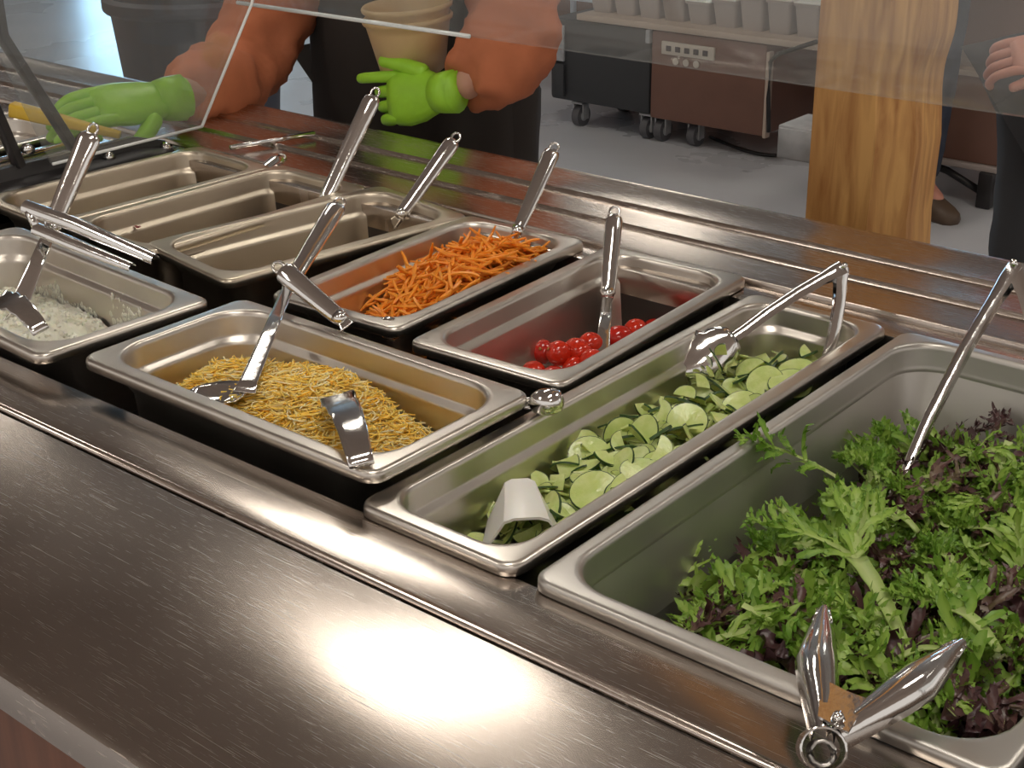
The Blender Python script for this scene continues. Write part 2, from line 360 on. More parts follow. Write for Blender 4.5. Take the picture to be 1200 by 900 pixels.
pan('steel pan of shredded cheese, tilted up on its supports nearest the work shelf', -.864, .741, ZC, .364, .187, .10, math.radians(0), step=.026)
pan('steel pan of cottage cheese at the left frame edge', -1.25, .728, ZC, .364, .187, .10, math.radians(-3))
pan('narrow steel pan of julienne carrots', -.996, 1.055, Z0 + .011, .172, .325, .11, math.radians(3.0))
pan('deep steel pan of grape tomatoes between the carrots and cucumbers', -.794, 1.055, Z0 + .012, .176, .338, .10, math.radians(2.8))
pan('long narrow steel pan of sliced cucumbers', -.614, .913, Z0 + .011, .150, .556, .095, 0)
pan('large deep steel pan of mixed salad greens', -.361, .913, Z0 + .011, .327, .556, .15, m='pangreens', st=.15, fl=.0145)
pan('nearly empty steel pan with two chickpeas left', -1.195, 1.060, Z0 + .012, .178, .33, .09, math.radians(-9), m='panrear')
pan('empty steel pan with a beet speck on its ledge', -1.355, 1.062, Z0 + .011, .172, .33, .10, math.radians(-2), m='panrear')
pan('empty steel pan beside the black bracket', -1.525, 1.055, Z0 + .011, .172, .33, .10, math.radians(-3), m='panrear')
pan('steel pan in the far left well with its handle bar', -1.90, .92, Z0 + .011, .176, .53, .10)
pan('second steel pan in the far left well', -2.10, .92, Z0 + .011, .176, .53, .10)
# ================================================================== UTENSILS
H_SEC = rsec(.92, 5)
def lerp(a, b, t): return Vector(a).lerp(Vector(b), t)
VIEW = Vector((.50, -.60, .55)).normalized()
def hollow_handle(joint, top, w0=.0055, w1=.0105, th=.0042, parent=None):
    """tapering hollow handle with a hang hole loop at its end"""
    joint, top = Vector(joint), Vector(top); d = (top - joint); L = d.length; d.normalize()
    mb = MB(); ts = [0, .03, .12, .4, .75, .93, .975, 1.0]
    ws = [.75, 1, 1, 1, 1, 1, .85, .55]
    mb.sweep([joint + d * L * t for t in ts], H_SEC, [((w0 + (w1 - w0) * t) * s, th * (1.1 + .5 * t) * s) for t, s in zip(ts, ws)], up=VIEW)
    return mb.build('handle', M['chrome'], parent, smooth=True)
def end_loop(p, d, r, parent):
    d = Vector(d).normalized(); w = d.cross(VIEW).normalized(); mb = MB(); n = 14
    mb.tube([p + d * (r * math.cos(2 * PI * k / n)) + w * (r * .8 * math.sin(2 * PI * k / n)) for k in range(n + 1)], .0016, 6, up=VIEW)
    return mb.build('hang_loop', M['chrome'], parent, smooth=True)
def spoon(label, base, joint, top, bowl=None, w1=.0105, neckw=.0055, group='serving spoons in the pans', neck2=None, w0=.0065):
    base, joint, top = Vector(base), Vector(joint), Vector(top)
    t = thing('serving_spoon', base, label, 'serving spoon', group); bpy.context.view_layer.update()
    T = lambda p: Vector(p) - base
    h = hollow_handle(T(joint), T(top), w1=w1, w0=w0, parent=t)
    d = (top - joint).normalized(); end_loop(T(top) + d * .004, d, .0065, t)
    mb = MB(); mb.tube([T(joint) - d * .004, T(joint) + d * .006], [.0062, .0075], 10); mb.build('collar', M['chrome'], t, smooth=True)
    mb = MB(); pts = [T(joint), lerp(T(joint), T(base), .5), lerp(T(joint), T(base), .9), T(base)]
    mb.sweep(pts, rsec(.4, 3), [(neckw * .8, .0016), (neckw, .0013), (neckw * 1.2, .0012), (neckw * 1.5, .0012)], up=VIEW); mb.build('neck', M['chrome'], t, smooth=True)
    if bowl:                                              # shallow dished bowl towards 'bowl' direction vector
        bd = Vector(bowl); bl = bd.length; bd.normalize(); side = bd.cross(Vector((0, 0, 1))).normalized(); up = side.cross(bd)
        V = []; F = []; nu, nv = 10, 10
        for i in range(nu + 1):
            s_ = i / nu; hwid = .024 * math.sin(PI * (s_ * .80 + .17)) ** .55
            for j in range(nv + 1):
                q = j / nv * 2 - 1
                dish = -.010 * (1 - q * q) * math.sin(PI * min(1, s_ * .95 + .05))
                V.append(bd * (bl * s_) + side * (hwid * q) + up * dish)
        for i in range(nu):
            for j in range(nv): a = i * (nv + 1) + j; F.append((a, a + 1, a + nv + 2, a + nv + 1))
        o = mesh('bowl', V, F, M['chrome'], t); sm = o.modifiers.new('s', 'SOLIDIFY'); sm.thickness = .0012
    return t
# channel section for stamped tongs
def channel(th=.16):
    o = [(math.cos(a), 2 * math.sin(a) - 1) for a in [PI - PI * k / 10 for k in range(11)]]
    i = [(.86 * math.cos(a), 1.7 * math.sin(a) - 1) for a in [PI * k / 10 for k in range(11)]]
    return o + i
def tong_arm(parent, pts, ws, ds, up, name='arm'):
    mb = MB(); mb.sweep(pts, channel(), list(zip(ws, ds)), up=up); return mb.build(name, M['chrome'], parent)

spoon('spoon standing in the carrots, its flat neck sunk in the heap', at(568, 350, z=.868), at(606, 272, y=1.19), at(648, 176, y=1.285))
spoon('steel handle leaning over the back edge of the chickpea pan', at(460, 262, z=.885), at(470, 252, z=.90), at(532, 164, y=1.285), w0=.008)
spoon('tall steel handle standing in the empty pan left of the chickpeas', at(372, 246, z=.885), at(380, 236, z=.90), at(438, 112, y=1.262), w0=.009, w1=.0115)
spoon('short steel handle end poking out of the farthest pan', at(290, 216, z=.875), at(303, 204, z=.90), at(328, 185, y=1.255), w0=.008, w1=.009)
spoon('spoon with its wide bowl flat on the shredded cheese', at(286, 460, z=.918), at(339, 334, y=.845), at(396, 240, y=.955), bowl=(-.048, -.020, -.004), neckw=.0065, w0=.0075)
spoon('spoon standing in the cottage cheese with its tall handle', at(22, 358, z=.89), at(60, 268, y=.80), at(107, 156, y=.862), w1=.013, w0=.010, neckw=.008, bowl=(-.03, -.02, -.03))
spoon('spoon standing in the grape tomatoes', at(704, 432, z=.845), at(712, 346, y=1.145), at(720, 252, y=1.205), w1=.0095, w0=.008, neckw=.0065)
spoon('bronze-tinted steel handle lying over the back rim of the cheese pan', at(407, 383, z=.935), at(400, 374, z=.94), at(330, 316, z=.972), w0=.0075, w1=.011)
# flat hammered-looking handle on the front rim of the cheese pan
def rim_handle(label, p_rim, p_in, w0, w1):
    p0, p1 = Vector(p_rim), Vector(p_in); t = thing('serving_spatula', p0, label, 'spatula', None)
    mb = MB(); n = 9; pts = []; sc = []
    for i in range(n + 1):
        s_ = i / n; p = (p1 - p0) * s_ + Vector((0, 0, .010 * math.sin(PI * min(1, s_ * 1.05)) + .0012 * math.sin(s_ * 26))); pts.append(p); sc.append((w0 + (w1 - w0) * s_, .0022))
    mb.sweep(pts, rsec(.5, 4), sc, up=(.3, -.35, .88)); mb.build('handle', M['chrome'], t, smooth=True)
    d = (p1 - p0).normalized(); mb = MB(); mb.sweep([p1 - p0, p1 - p0 + d * .02 + Vector((0, 0, -.018)), p1 - p0 + d * .045 + Vector((0, 0, -.035))], rsec(.4, 3), [(w1, .002), (w1 * .8, .0015), (w1, .001)], up=(.3, -.35, .88)); mb.build('blade', M['chrome'], t, smooth=True)
    return t
rim_handle('wide rippled steel handle resting on the front rim of the cheese pan', at(424, 545, z=.934), at(396, 466, z=.942), .0095, .0145)
rim_handle('dark steel handle on the front rim of the cottage cheese pan', at(48, 388, z=.936), at(0, 352, z=.944), .008, .013)
# rounded knob ends of two tools lying between pans
def knob_tool(label, p, d):
    p = Vector(p); t = thing('serving_fork', p, label, 'serving fork', None); d = Vector(d)
    mb = MB(); k = [(-.013, .004), (-.011, .0085), (-.004, .0115), (.005, .0115), (.012, .0085), (.016, .004)]
    dn = d.normalized(); mb.tube([dn * a for a, r in k], [r for a, r in k], 14); mb.build('knob_end', M['chrome'], t, smooth=True)
    mb = MB(); mb.sweep([dn * -.010, d], rsec(.5, 3), [(.006, .003), (.0035, .002)], up=VIEW); mb.build('shaft', M['chrome'], t, smooth=True)
knob_tool('rounded chrome tool end in the gap between the tomato and cucumber pans', at(642, 471, z=.922), (-.045, -.02, -.010))
knob_tool('small chrome tool end poking out of the carrots near the front corner', at(457, 385, z=.900), (-.012, .03, -.03))

# --- tongs lying on the cottage cheese rim
A, B = at(30, 240, z=.985), at(182, 302, z=.952)
t = thing('serving_tongs', B, 'closed steel tongs lying across the back rim of the cottage cheese pan', 'tongs')
up = (.1, -.2, 1)
tong_arm(t, [A - B, (A - B) * .6 + Vector((0, 0, .003)), Vector((0, 0, 0))], [.0085, .0085, .007], [.005, .005, .004], up)
A2, B2 = at(42, 266, z=.967), at(155, 312, z=.945)
tong_arm(t, [A2 - B, lerp(A2, B2, .5) - B, B2 - B], [.008, .008, .006], [.004, .004, .003], up)
mb = MB(); mb.tube([A - B, A2 - B], .0045, 8); mb.build('hinge', M['chrome'], t, smooth=True)

# --- scissor tongs in the cucumbers
def vtongs(label, piv, h1, h2, w=.0085, dp=.0055, heads=True, bend=.01, sidev=None, hk=1.0, face=False):
    piv, h1, h2 = Vector(piv), Vector(h1), Vector(h2); t = thing('salad_tongs', piv, label, 'tongs', None)
    n_ = (h1 - piv).cross(h2 - piv).normalized()
    for h, o in ((h1, h2), (h2, h1)):
        d = h - piv; out = (h - o).normalized(); pts = []; ws = []; ds = []
        for s_ in (0, .06, .15, .35, .65, .85, 1):
            pts.append(d * s_ + out * (bend * math.sin(PI * min(1, s_ * 1.1)))); ws.append(w * (1.25 if s_ < .1 else 1.0 - .25 * s_)); ds.append(dp * (1.25 if s_ < .1 else 1.0 - .15 * s_))
        tong_arm(t, pts, ws, ds, out)
        if heads:
            dn = d.normalized(); wv = dn.cross(out).normalized(); V = []; F = []; nu, nv = 12, 8; HL = .055 * hk
            if face: wv = dn.cross(VIEW).normalized(); out = wv.cross(dn)
            for i in range(nu + 1):
                s_ = i / nu; hw = hk * (.008 + .013 * math.sin(PI * min(1, s_ * .9 + .05)) ** .8) * (1 + .10 * math.sin(s_ * 34) * (s_ > .3))
                for j in range(nv + 1):
                    q = j / nv * 2 - 1; V.append(h - piv + dn * (HL * s_ - .003) + wv * (hw * q) - out * (-.004 + .006 * q * q + .010 * s_ * s_ - .004))
            for i in range(nu):
                for j in range(nv): a = i * (nv + 1) + j; F.append((a, a + 1, a + nv + 2, a + nv + 1))
            o_ = mesh('head', V, F, M['chrome'], t); sm = o_.modifiers.new('s', 'SOLIDIFY'); sm.thickness = .0012
    mb = MB(); mb.tube([n_ * -.011, n_ * .011], .0028, 10); mb.build('rivet', M['chrome'], t, smooth=True)
    return t
vtongs('spring tongs standing in the cucumbers, one head holding sliced greens', at(986, 314, y=1.190), at(856, 398, z=.905), at(968, 432, z=.878), w=.0065, dp=.006, bend=.004, hk=1.1, face=True)
vtongs('spring tongs at the right edge standing in the salad greens', at(1190, 312, y=1.10), at(1046, 580, y=.98), at(1240, 560, y=1.02), w=.0065, dp=.0055, bend=.006)
# --- big tongs in front, hinge on the front rim of the greens pan
Pv = at(966, 872, z=.934); piv = Pv
t = thing('salad_tongs', Pv, 'open steel tongs in front, coiled hinge on the rim of the greens pan', 'tongs', None)
for (u, v, u2, v2, z2, z3) in ((958, 770, 966, 712, .942, .934), (1075, 795, 1128, 752, .944, .936)):
    m1 = at(u, v, z=z2) - Pv; m2 = at(u2, v2, z=z3) - Pv
    tong_arm(t, [m1 * .12, m1 * .35, m1 * .75, m1, lerp(m1, m2, .5), lerp(m1, m2, 1.0)], [.0065, .0085, .0115, .0125, .009, .003], [.0065, .0065, .0065, .006, .004, .002], (.15, -.25, 1))
    d = (m2 - m1); side = d.cross(Vector((0, 0, 1))).normalized() * .010
    mb = MB(); mb.sweep([lerp(m1, m2, .7), lerp(m1, m2, .95), m2 + d * .25 + Vector((0, 0, -.012))], rsec(.4, 3), [(.006, .0015), (.004, .0012), (.002, .0008)], up=(.15, -.25, 1)); mb.build('tip', M['chrome'], t, smooth=True)
# hinge housing: short open tube facing the camera with a spring coil inside, and a bridging web
ax = Vector((.30, -.46, .42)).normalized()
u_ = ax.cross(Vector((0, 0, 1))).normalized(); v_ = u_.cross(ax)
mb = MB(); n = 20
def ring(c, r, z): return [c + u_ * (r * math.cos(2 * PI * k / n)) + v_ * (r * .95 * math.sin(2 * PI * k / n)) + ax * z for k in range(n)]
c0 = Vector((.0, -.002, -.002)); mb.loft([ring(c0, .0125, -.016), ring(c0, .0125, .008), ring(c0, .0121, .0085), ring(c0, .0112, .008), ring(c0, .0112, -.016)], False, False)
mb.build('hinge_housing', M['chrome'], t)
mb = MB(); mb.tube([c0 + u_ * (.0065 * math.cos(a * .6)) + v_ * (-.002 + .0065 * math.sin(a * .6)) + ax * (-.012 + a * .00028) for a in range(60)], .0014, 6, up=tuple(v_)); mb.build('spring', M['dullsteel'], t, smooth=True)
ma = at(958, 790, z=.94) - Pv; mc = at(1050, 800, z=.942) - Pv
web = [m for m in (Vector((-.008, .006, .006)), ma * .62, ma * .70 + mc * .10, (ma + mc) * .34, mc * .60, Vector((.010, .006, .004)))]
mb = MB(); mb.loft([[p + Vector((0, 0, .0035)) for p in web], [p + Vector((0, 0, .005)) for p in web]]); mb.build('hinge_web', M['chrome'], t)
mb = MB(); q = at(982, 842, z=.945) - Pv; mb.tube([q, q + Vector((0, 0, .0035))], [.004, .0025], 10); mb.build('rivet', M['chrome'], t, smooth=True)

# --- white plastic scoop in the cucumbers
sp = at(614, 618, z=.874); t = thing('plastic_scoop', sp, 'white plastic scoop lying mouth forward in the cucumber pan', 'scoop')
fw = (at(640, 690, z=.868) - at(615, 560, z=.868)).normalized(); fw.z = 0; fw.normalize(); sd = Vector((fw.y, -fw.x, 0)) * -1
def scoop_ring(d, hw, h, th=0):
    pr = [(-1.0, 0), (-.62, .62), (-.45, .92), (-.25, 1), (.25, 1), (.45, .92), (.62, .62), (1.0, 0)]
    return [fw * d + sd * (a * (hw - th)) + Vector((0, 0, b * (h - th) - .012)) for a, b in pr]
outer = [scoop_ring(-.038, .022, .030), scoop_ring(-.034, .026, .036), scoop_ring(.0, .032, .037), scoop_ring(.024, .038, .034)]
inner = [scoop_ring(.024, .038, .034, .0022), scoop_ring(.0, .032, .037, .0022), scoop_ring(-.034, .026, .036, .0022)]
mb = MB(); n = 8; rr = outer + inner; mb.loft(rr, True, True, closed=False); ob = mb.build('scoop_body', M['white'], t)

# ================================================================== FOODS
def hfun(fn): return fn
def inpan(cx, cy, hw, hl, rz):
    c, s_ = math.cos(rz), math.sin(rz)
    return lambda a, b: (cx + (a * hw) * c - (b * hl) * s_, cy + (a * hw) * s_ + (b * hl) * c)
def mound(name, P, hf, m, n=26, parent=None, rough=.002, label=None, cat=None, tonev=None, z0=0):
    V = []; F = []
    for i in range(n + 1):
        for j in range(n + 1):
            a, b = i / n * 2 - 1, j / n * 2 - 1; x, y = P(a, b); h = hf(a, b)
            V.append((x, y, h + rough * noise.noise(Vector((x, y, 0)) * 90)))
    for i in range(n):
        for j in range(n): q = i * (n + 1) + j; F.append((q, q + 1, q + n + 2, q + n + 1)[::-1])
    o = mesh(name, V, F, m, parent, tone=[tonev] * len(V) if tonev is not None else None); return o
def strands(P, hf, count, L=(.015, .04), r=.0009, curl=.5, spread=.92, lift=.004, seg=6, sides=4, tonef=None, tilt=.25, mask=None, layers=.010):
    V = []; F = []; T = []
    made = 0; tries = 0
    while made < count and tries < count * 6:
        tries += 1
        a, b = random.uniform(-spread, spread), random.uniform(-spread, spread)
        if mask and not mask(a, b): continue
        x, y = P(a, b); z = hf(a, b) + random.uniform(-layers, lift)
        ang = random.uniform(0, 2 * PI); ln = random.uniform(*L); k = random.gauss(0, curl) * 60; ti = random.gauss(0, tilt)
        p = Vector((x, y, z)); pts = [p.copy()]; st = ln / seg; kt = random.gauss(0, 8)
        for q in range(seg):
            ang += k * st; ti += kt * st
            p = p + Vector((math.cos(ang) * math.cos(ti), math.sin(ang) * math.cos(ti), math.sin(ti))) * st; pts.append(p.copy())
        c = Vector((x, y, z)) - (pts[0] + pts[-1]) / 2
        mb = MB(); mb.tube([p + c for p in pts], [r * .95] + [r] * (seg - 1) + [r * .95], sides); n0 = len(V); V += mb.V; F += [tuple(i + n0 for i in f) for f in mb.F]
        tt = tonef() if tonef else .5; T += [tt] * len(mb.V); made += 1
    return V, F, T
def smooth01(t): t = max(0, min(1, t)); return t * t * (3 - 2 * t)
def clampi(v, a, b): return max(a, min(b, v))

# ---- shredded cheese
Pc = inpan(-.864, .741, .153, .066, 0)
def hcheese(a, b):
    base = .866 + .007 * smooth01((1 - abs(a)) * 2)
    h = .040 * math.exp(-((a + .12) / .66) ** 2 - ((b - .10) / 1.1) ** 2) + .012 * math.exp(-((a - .1) / .25) ** 2 - ((b - .5) / .4) ** 2) + .018 * math.exp(-((a + .65) / .25) ** 2 - ((b + .1) / .6) ** 2)
    return base + h + .003 * noise.noise(Vector((a * 4, b * 3, 1)))
V, F, T = strands(Pc, hcheese, 11000, (.014, .034), .00074, 1.3, .86, .004, 6, 4, lambda: clampi(random.gauss(.56, .26), 0, 1), tilt=.07)
ch = mesh('shredded_cheese', V, F, M['cheese'], tone=T); tag(ch, 'mounded yellow shredded cheese filling the raised pan', 'cheese', None, 'stuff')
o = mound('cheese_bed', Pc, lambda a, b: hcheese(a, b) - .004, M['cheese'], parent=ch, tonev=.55); o['kind'] = 'stuff'
# ---- cottage cheese
Pk = inpan(-1.25, .728, .153, .066, math.radians(-3))
def hcot(a, b):
    return .850 + .026 * smooth01((.62 - a) / .55) * (1 - .25 * b * b) + .006 * math.exp(-((a + .2) / .4) ** 2)
def lump(a, b): 
    p = Vector((a * 9, b * 5, 3)); return hcot(a, b) + .004 * noise.noise(p) + .0032 * abs(noise.noise(p * 3.1)) + .0016 * noise.noise(p * 7)
cot = mound('cottage_cheese', Pk, lump, M['curd'], n=110, rough=.0006); tag(cot, 'lumpy white cottage cheese heaped in the left pan', 'cottage cheese', None, 'stuff')
V = []; F = []
ico = bmesh.new(); bmesh.ops.create_icosphere(ico, subdivisions=1, radius=1); iv = [v.co.copy() for v in ico.verts]; ifc = [tuple(v.index for v in f.verts) for f in ico.faces]; ico.free()
for k in range(900):
    a, b = random.uniform(-.97, .97), random.uniform(-.97, .97); x, y = Pk(a, b); z = lump(a, b) + .0005; r = random.uniform(.0012, .0034); n0 = len(V)
    sq = Vector((random.uniform(.7, 1.3), random.uniform(.7, 1.3), random.uniform(.5, 1)))
    V += [Vector((x + v.x * r * sq.x, y + v.y * r * sq.y, z + v.z * r * sq.z)) for v in iv]; F += [tuple(i + n0 for i in f) for f in ifc]
# smears on the pan walls, mostly the back and right ones
def wall_half(w, l, depth, d, step=.024, fl=.0165):
    tp = depth * .09; t_ = clampi((d - step) / (depth - .014 - step), 0, 1); q = .0055 + (tp - .0055) * t_ if d > step else .0005
    return w / 2 - fl - q, l / 2 - fl - q
cs, sn = math.cos(math.radians(-3)), math.sin(math.radians(-3))
for k in range(1500):
    d = .072 - abs(random.gauss(0, .022))
    cl = noise.noise(Vector((k * .0, 0, 0)))
    side = random.random() < .7; hx, hy = wall_half(.364, .187, .10, max(.004, d))
    if side: lx = random.uniform(-hx + .03, hx - .035); ly = hy; key = lx * 26
    else: lx = hx; ly = random.uniform(-hy + .03, hy - .03); key = ly * 26 + 9
    if noise.noise(Vector((key, d * 18, 2))) + (d - .05) * 14 < .0: continue
    r = random.uniform(.0007, .0026); n0 = len(V); nx, ny = (.25, 1) if not side else (1, .25); nx, ny = (1, .3) if side else (.3, 1)
    wx, wy = -1.25 + lx * cs - ly * sn, .728 + lx * sn + ly * cs
    V += [Vector((wx + v.x * r * nx, wy + v.y * r * ny, ZC - d + v.z * r * 1.6)) for v in iv]; F += [tuple(i + n0 for i in f) for f in ifc]
o = mesh('curds', V, F, M['curd'], cot); o['kind'] = 'stuff'

# ---- carrots
Pr = inpan(-.996, 1.055, .061, .137, math.radians(3))
def hcar(a, b):
    h = .827 + .068 * smooth01((b + .95) / 1.0) * (1 - .25 * smooth01((b - .6) / .4)) 
    h += .014 * math.exp(-((b - .45) / .4) ** 2 - (a / .8) ** 2) + .018 * smooth01((a + .3) / 1.1) - .010 * smooth01((-a - .3) / .6)
    return h
def stick_mesh(i):
    mb = MB(); L = random.uniform(.028, .062); k = random.uniform(-.14, .14); k2 = random.uniform(-.08, .08); n = 6
    pts = [(L * (t / n - .5), k * L * (t / n - .5) ** 2 * 4, k2 * L * (t / n - .5) ** 2 * 4) for t in range(n + 1)]
    mb.sweep(pts, rsec(.25, 2), [(.0008, .0007)] + [(.0016, .0013)] * (n - 1) + [(.0009, .0008)])
    return mb
cm = []
for i in range(8): o = stick_mesh(i).build('carrot_stick', M['carrot']); cm.append(o.data); bpy.data.objects.remove(o)
def rot_on(hf, a, b, P, e=.08):
    x0, y0 = P(a, b); h0 = hf(a, b); xa, ya = P(a + e, b); xb, yb = P(a, b + e)
    ta = Vector((xa - x0, ya - y0, hf(a + e, b) - h0)); tb = Vector((xb - x0, yb - y0, hf(a, b + e) - h0))
    n = ta.cross(tb).normalized(); return n if n.z > 0 else -n
def scatter(meshes, name, P, hf, count, label, cat, group, dz=(-.004, .004), tilt=.35, sc=(.85, 1.15), spread=.92, mask=None, flat=None, child=None):
    out = []; tries = 0
    while len(out) < count and tries < count * 20:
        tries += 1
        a, b = random.uniform(-spread, spread), random.uniform(-spread, spread)
        if mask and random.random() > mask(a, b): continue
        x, y = P(a, b); z = hf(a, b) + random.uniform(*dz); n = rot_on(hf, a, b, P)
        n = (n + Vector((random.gauss(0, tilt), random.gauss(0, tilt), 0))).normalized()
        q = n.to_track_quat('Z', 'Y').to_matrix() @ Matrix.Rotation(random.uniform(0, 2 * PI), 3, 'Z')
        k = random.randrange(len(meshes)); me = meshes[k]; o = bpy.data.objects.new(name, me); s_ = random.uniform(*sc)
        o.matrix_world = Matrix.Translation((x, y, z)) @ (q * s_).to_4x4(); COL.objects.link(o)
        if child and child[k]:
            c = bpy.data.objects.new(child[0 if False else k][0], child[k][1]); COL.objects.link(c); c.parent = o
        if label: tag(o, label if isinstance(label, str) else label[k], cat, group if isinstance(group, str) else group[k])
        out.append(o)
    return out
def join_scatter(meshes, P, hf, count, dz, tilt, spread=.92, mask=None, sc=(.85, 1.15), tone=False):
    V = []; F = []; T = []; src = []
    for me in meshes:
        tv = [d.value for d in me.attributes['tone'].data] if tone else None
        src.append(([v.co.copy() for v in me.vertices], [tuple(p.vertices) for p in me.polygons], tv))
    made = 0; tries = 0
    while made < count and tries < count * 20:
        tries += 1
        a, b = random.uniform(-spread, spread), random.uniform(-spread, spread)
        if mask and random.random() > mask(a, b): continue
        x, y = P(a, b); z = hf(a, b) + random.uniform(*dz); n = rot_on(hf, a, b, P)
        n = (n + Vector((random.gauss(0, tilt), random.gauss(0, tilt), 0))).normalized()
        q = n.to_track_quat('Z', 'Y').to_matrix() @ Matrix.Rotation(random.uniform(0, 2 * PI), 3, 'Z') * random.uniform(*sc); mt = Matrix.Translation((x, y, z)) @ q.to_4x4()
        vs, fs, tv = random.choice(src); n0 = len(V); V += [mt @ v for v in vs]; F += [tuple(i + n0 for i in f) for f in fs]; made += 1
        if tone: T += tv
    return V, F, T
scatter(cm, 'carrot_stick', Pr, hcar, 290, 'orange julienne carrot stick in the carrot heap', 'carrot', 'julienne carrot sticks', (-.004, .006), .3, spread=.9)
V, F, _ = join_scatter(cm, Pr, hcar, 420, (-.022, -.003), .3, .93)
o = mesh('carrot_heap', V, F, M['carrot']); tag(o, 'packed lower layer of julienne carrots under the loose sticks', 'carrots', None, 'stuff')
# tall sticks at the back and stray shreds on the left wall
for (u, v, zz, e) in ((572, 285, .912, (1.2, .3, .5)), (558, 292, .905, (1.3, -.2, 1.9)), (586, 290, .912, (.9, .3, -.5)), (540, 300, .90, (.9, .1, 2.4))):
    o = bpy.data.objects.new('carrot_stick', cm[1]); o.location = at(u, v, z=zz); o.rotation_euler = Euler(e) ; COL.objects.link(o); o.rotation_euler = (0, -abs(e[0]), e[2]); tag(o, 'carrot stick poking up at the back of the heap', 'carrot', 'upright carrot sticks')

# ---- tomatoes
tp = [(625, 438), (648, 444), (674, 432), (677, 411), (655, 414), (664, 458), (692, 404), (718, 405), (745, 388), (724, 396), (742, 402), (768, 388), (694, 424), (640, 466), (610, 455), (700, 440), (784, 374), (636, 412)]
tm = []
for kk in range(3):
    mb = MB(); n, mrr = 16, 12; el = (1.0, 1.18, 1.4)[kk]; rings = []
    for i in range(1, mrr):
        th = PI * i / mrr; r = math.sin(th) ** .92
        rings.append([Vector((r * math.cos(2 * PI * j / n), r * math.sin(2 * PI * j / n), -math.cos(th) * el * (1 - .06 * (i > mrr - 2)))) * .0132 for j in range(n)])
    mb.loft(rings); o = mb.build('grape_tomato', M['tomato2' if kk == 1 else 'tomato'], smooth=True); tm.append(o.data); bpy.data.objects.remove(o)
mb = MB(); mb.tube([(0, 0, -.0003), (0, 0, .0006)], [.0018, .0012], 8); o = mb.build('stem_scar', M['stemscar']); scar = o.data; bpy.data.objects.remove(o)
names = ['rounded', 'plump', 'long oval']
for i, (u, v) in enumerate(tp):
    k = 2 if i == 3 else i % 2; upper = i in (3, 4, 6, 9, 12, 8); p = at(u, v, z=.844 + (.013 if upper else 0))
    o = bpy.data.objects.new('grape_tomato', tm[k]); o.location = p; o.rotation_euler = (random.uniform(.9, 1.9), random.uniform(-.4, .4), random.uniform(0, 6)); COL.objects.link(o)
    if k == 2: o.rotation_euler = (1.5, 0, 1.15)
    c = bpy.data.objects.new('stem_scar', scar); c.location = (0, 0, .0132 * (1.0, 1.18, 1.4)[k]); COL.objects.link(c); c.parent = o
    lab = {3: 'largest long oval grape tomato on top of the pile', 0: 'leftmost bright tomato at the edge of the pile', 8: 'tomato at the back of the pile behind the spoon', 5: 'front tomato against the right pan wall'}.get(i, 'red grape tomato in the tomato pile')
    tag(o, lab, 'tomato', 'grape tomatoes in the pan')
# ---- cucumbers
Pq = inpan(-.614, .913, .050, .253, 0)
def hcuc(a, b):
    h = .840 + .020 * smooth01((b + 1.0) / .5) + .022 * math.exp(-((b - .0) / .45) ** 2) + .012 * smooth01((b - .3) / .5)
    return h + .008 * smooth01((a + .2) / 1.0) - .008 * smooth01((-a - .2) / .6)
def cuke_piece(kind):
    """returns (flesh MB, peel MB)"""
    f, p = MB(), MB(); r = random.uniform(.017, .021); th = random.uniform(.0014, .0026); dome = random.uniform(-.0025, .0025)
    a0, a1 = {'full': (0, 2 * PI), 'half': (0, PI * 1.05), 'wedge': (0, PI * .55), 'strip': (0, PI * .42)}[kind]
    n = 22 if kind == 'full' else 13; rin = 0 if kind != 'strip' else r * .35
    def zz(x, y): return dome * ((x * x - .5 * y * y) / r / r)
    angs = [a0 + (a1 - a0) * i / n for i in range(n + 1)]
    for mbx, ra, rb in ((f, rin, r * .968), (p, r * .968, r)):
        V = []; F = []
        radii = [ra + (rb - ra) * t for t in ((0, .5, 1) if mbx is f else (0, 1))]
        m_ = len(radii)
        for s_ in (1, -1):
            for a in angs:
                for q in radii: x, y = q * math.cos(a), q * math.sin(a); V.append(Vector((x, y, zz(x, y) + s_ * th / 2)))
        N = len(angs) * m_
        for i in range(n):
            for j in range(m_ - 1):
                q = i * m_ + j; F.append((q, q + 1, q + m_ + 1, q + m_)[::-1] if False else (q, q + m_, q + m_ + 1, q + 1)[::-1]); F.append((q + N, q + m_ + N, q + m_ + 1 + N, q + 1 + N))
            q = i * m_ + m_ - 1; F.append((q, q + m_, q + m_ + N, q + N)[::-1]); q = i * m_; F.append((q, q + m_, q + m_ + N, q + N))
        for q0 in ((0,) if kind == 'full' else (0, n * m_)):
            if kind != 'full' or False:
                for j in range(m_ - 1): q = q0 + j; F.append((q, q + 1, q + 1 + N, q + N))
        mbx.add(V, F)
    return f, p
cq = []; cp = []
kinds = ['full', 'half', 'half', 'wedge', 'strip', 'strip', 'wedge', 'full', 'strip', 'wedge']
for kd in kinds:
    f, p = cuke_piece(kd)
    off = Vector((0, -.009 if kd != 'full' else 0, 0)); f.V = [v + off for v in f.V]; p.V = [v + off for v in p.V]
    o = f.build('cucumber_slice', M['cuke']); cq.append(o.data); bpy.data.objects.remove(o)
    o = p.build('peel', M['peel']); cp.append(('peel', o.data)); bpy.data.objects.remove(o)
lk = {'full': 'whole round cucumber slice in the cucumber heap', 'half': 'half-moon cucumber slice in the cucumber heap', 'wedge': 'wedge-cut cucumber piece in the cucumber heap', 'strip': 'curved cucumber strip in the cucumber heap'}
mk = lambda a, b: .35 if b < -.85 else (.7 if b < -.5 else 1)
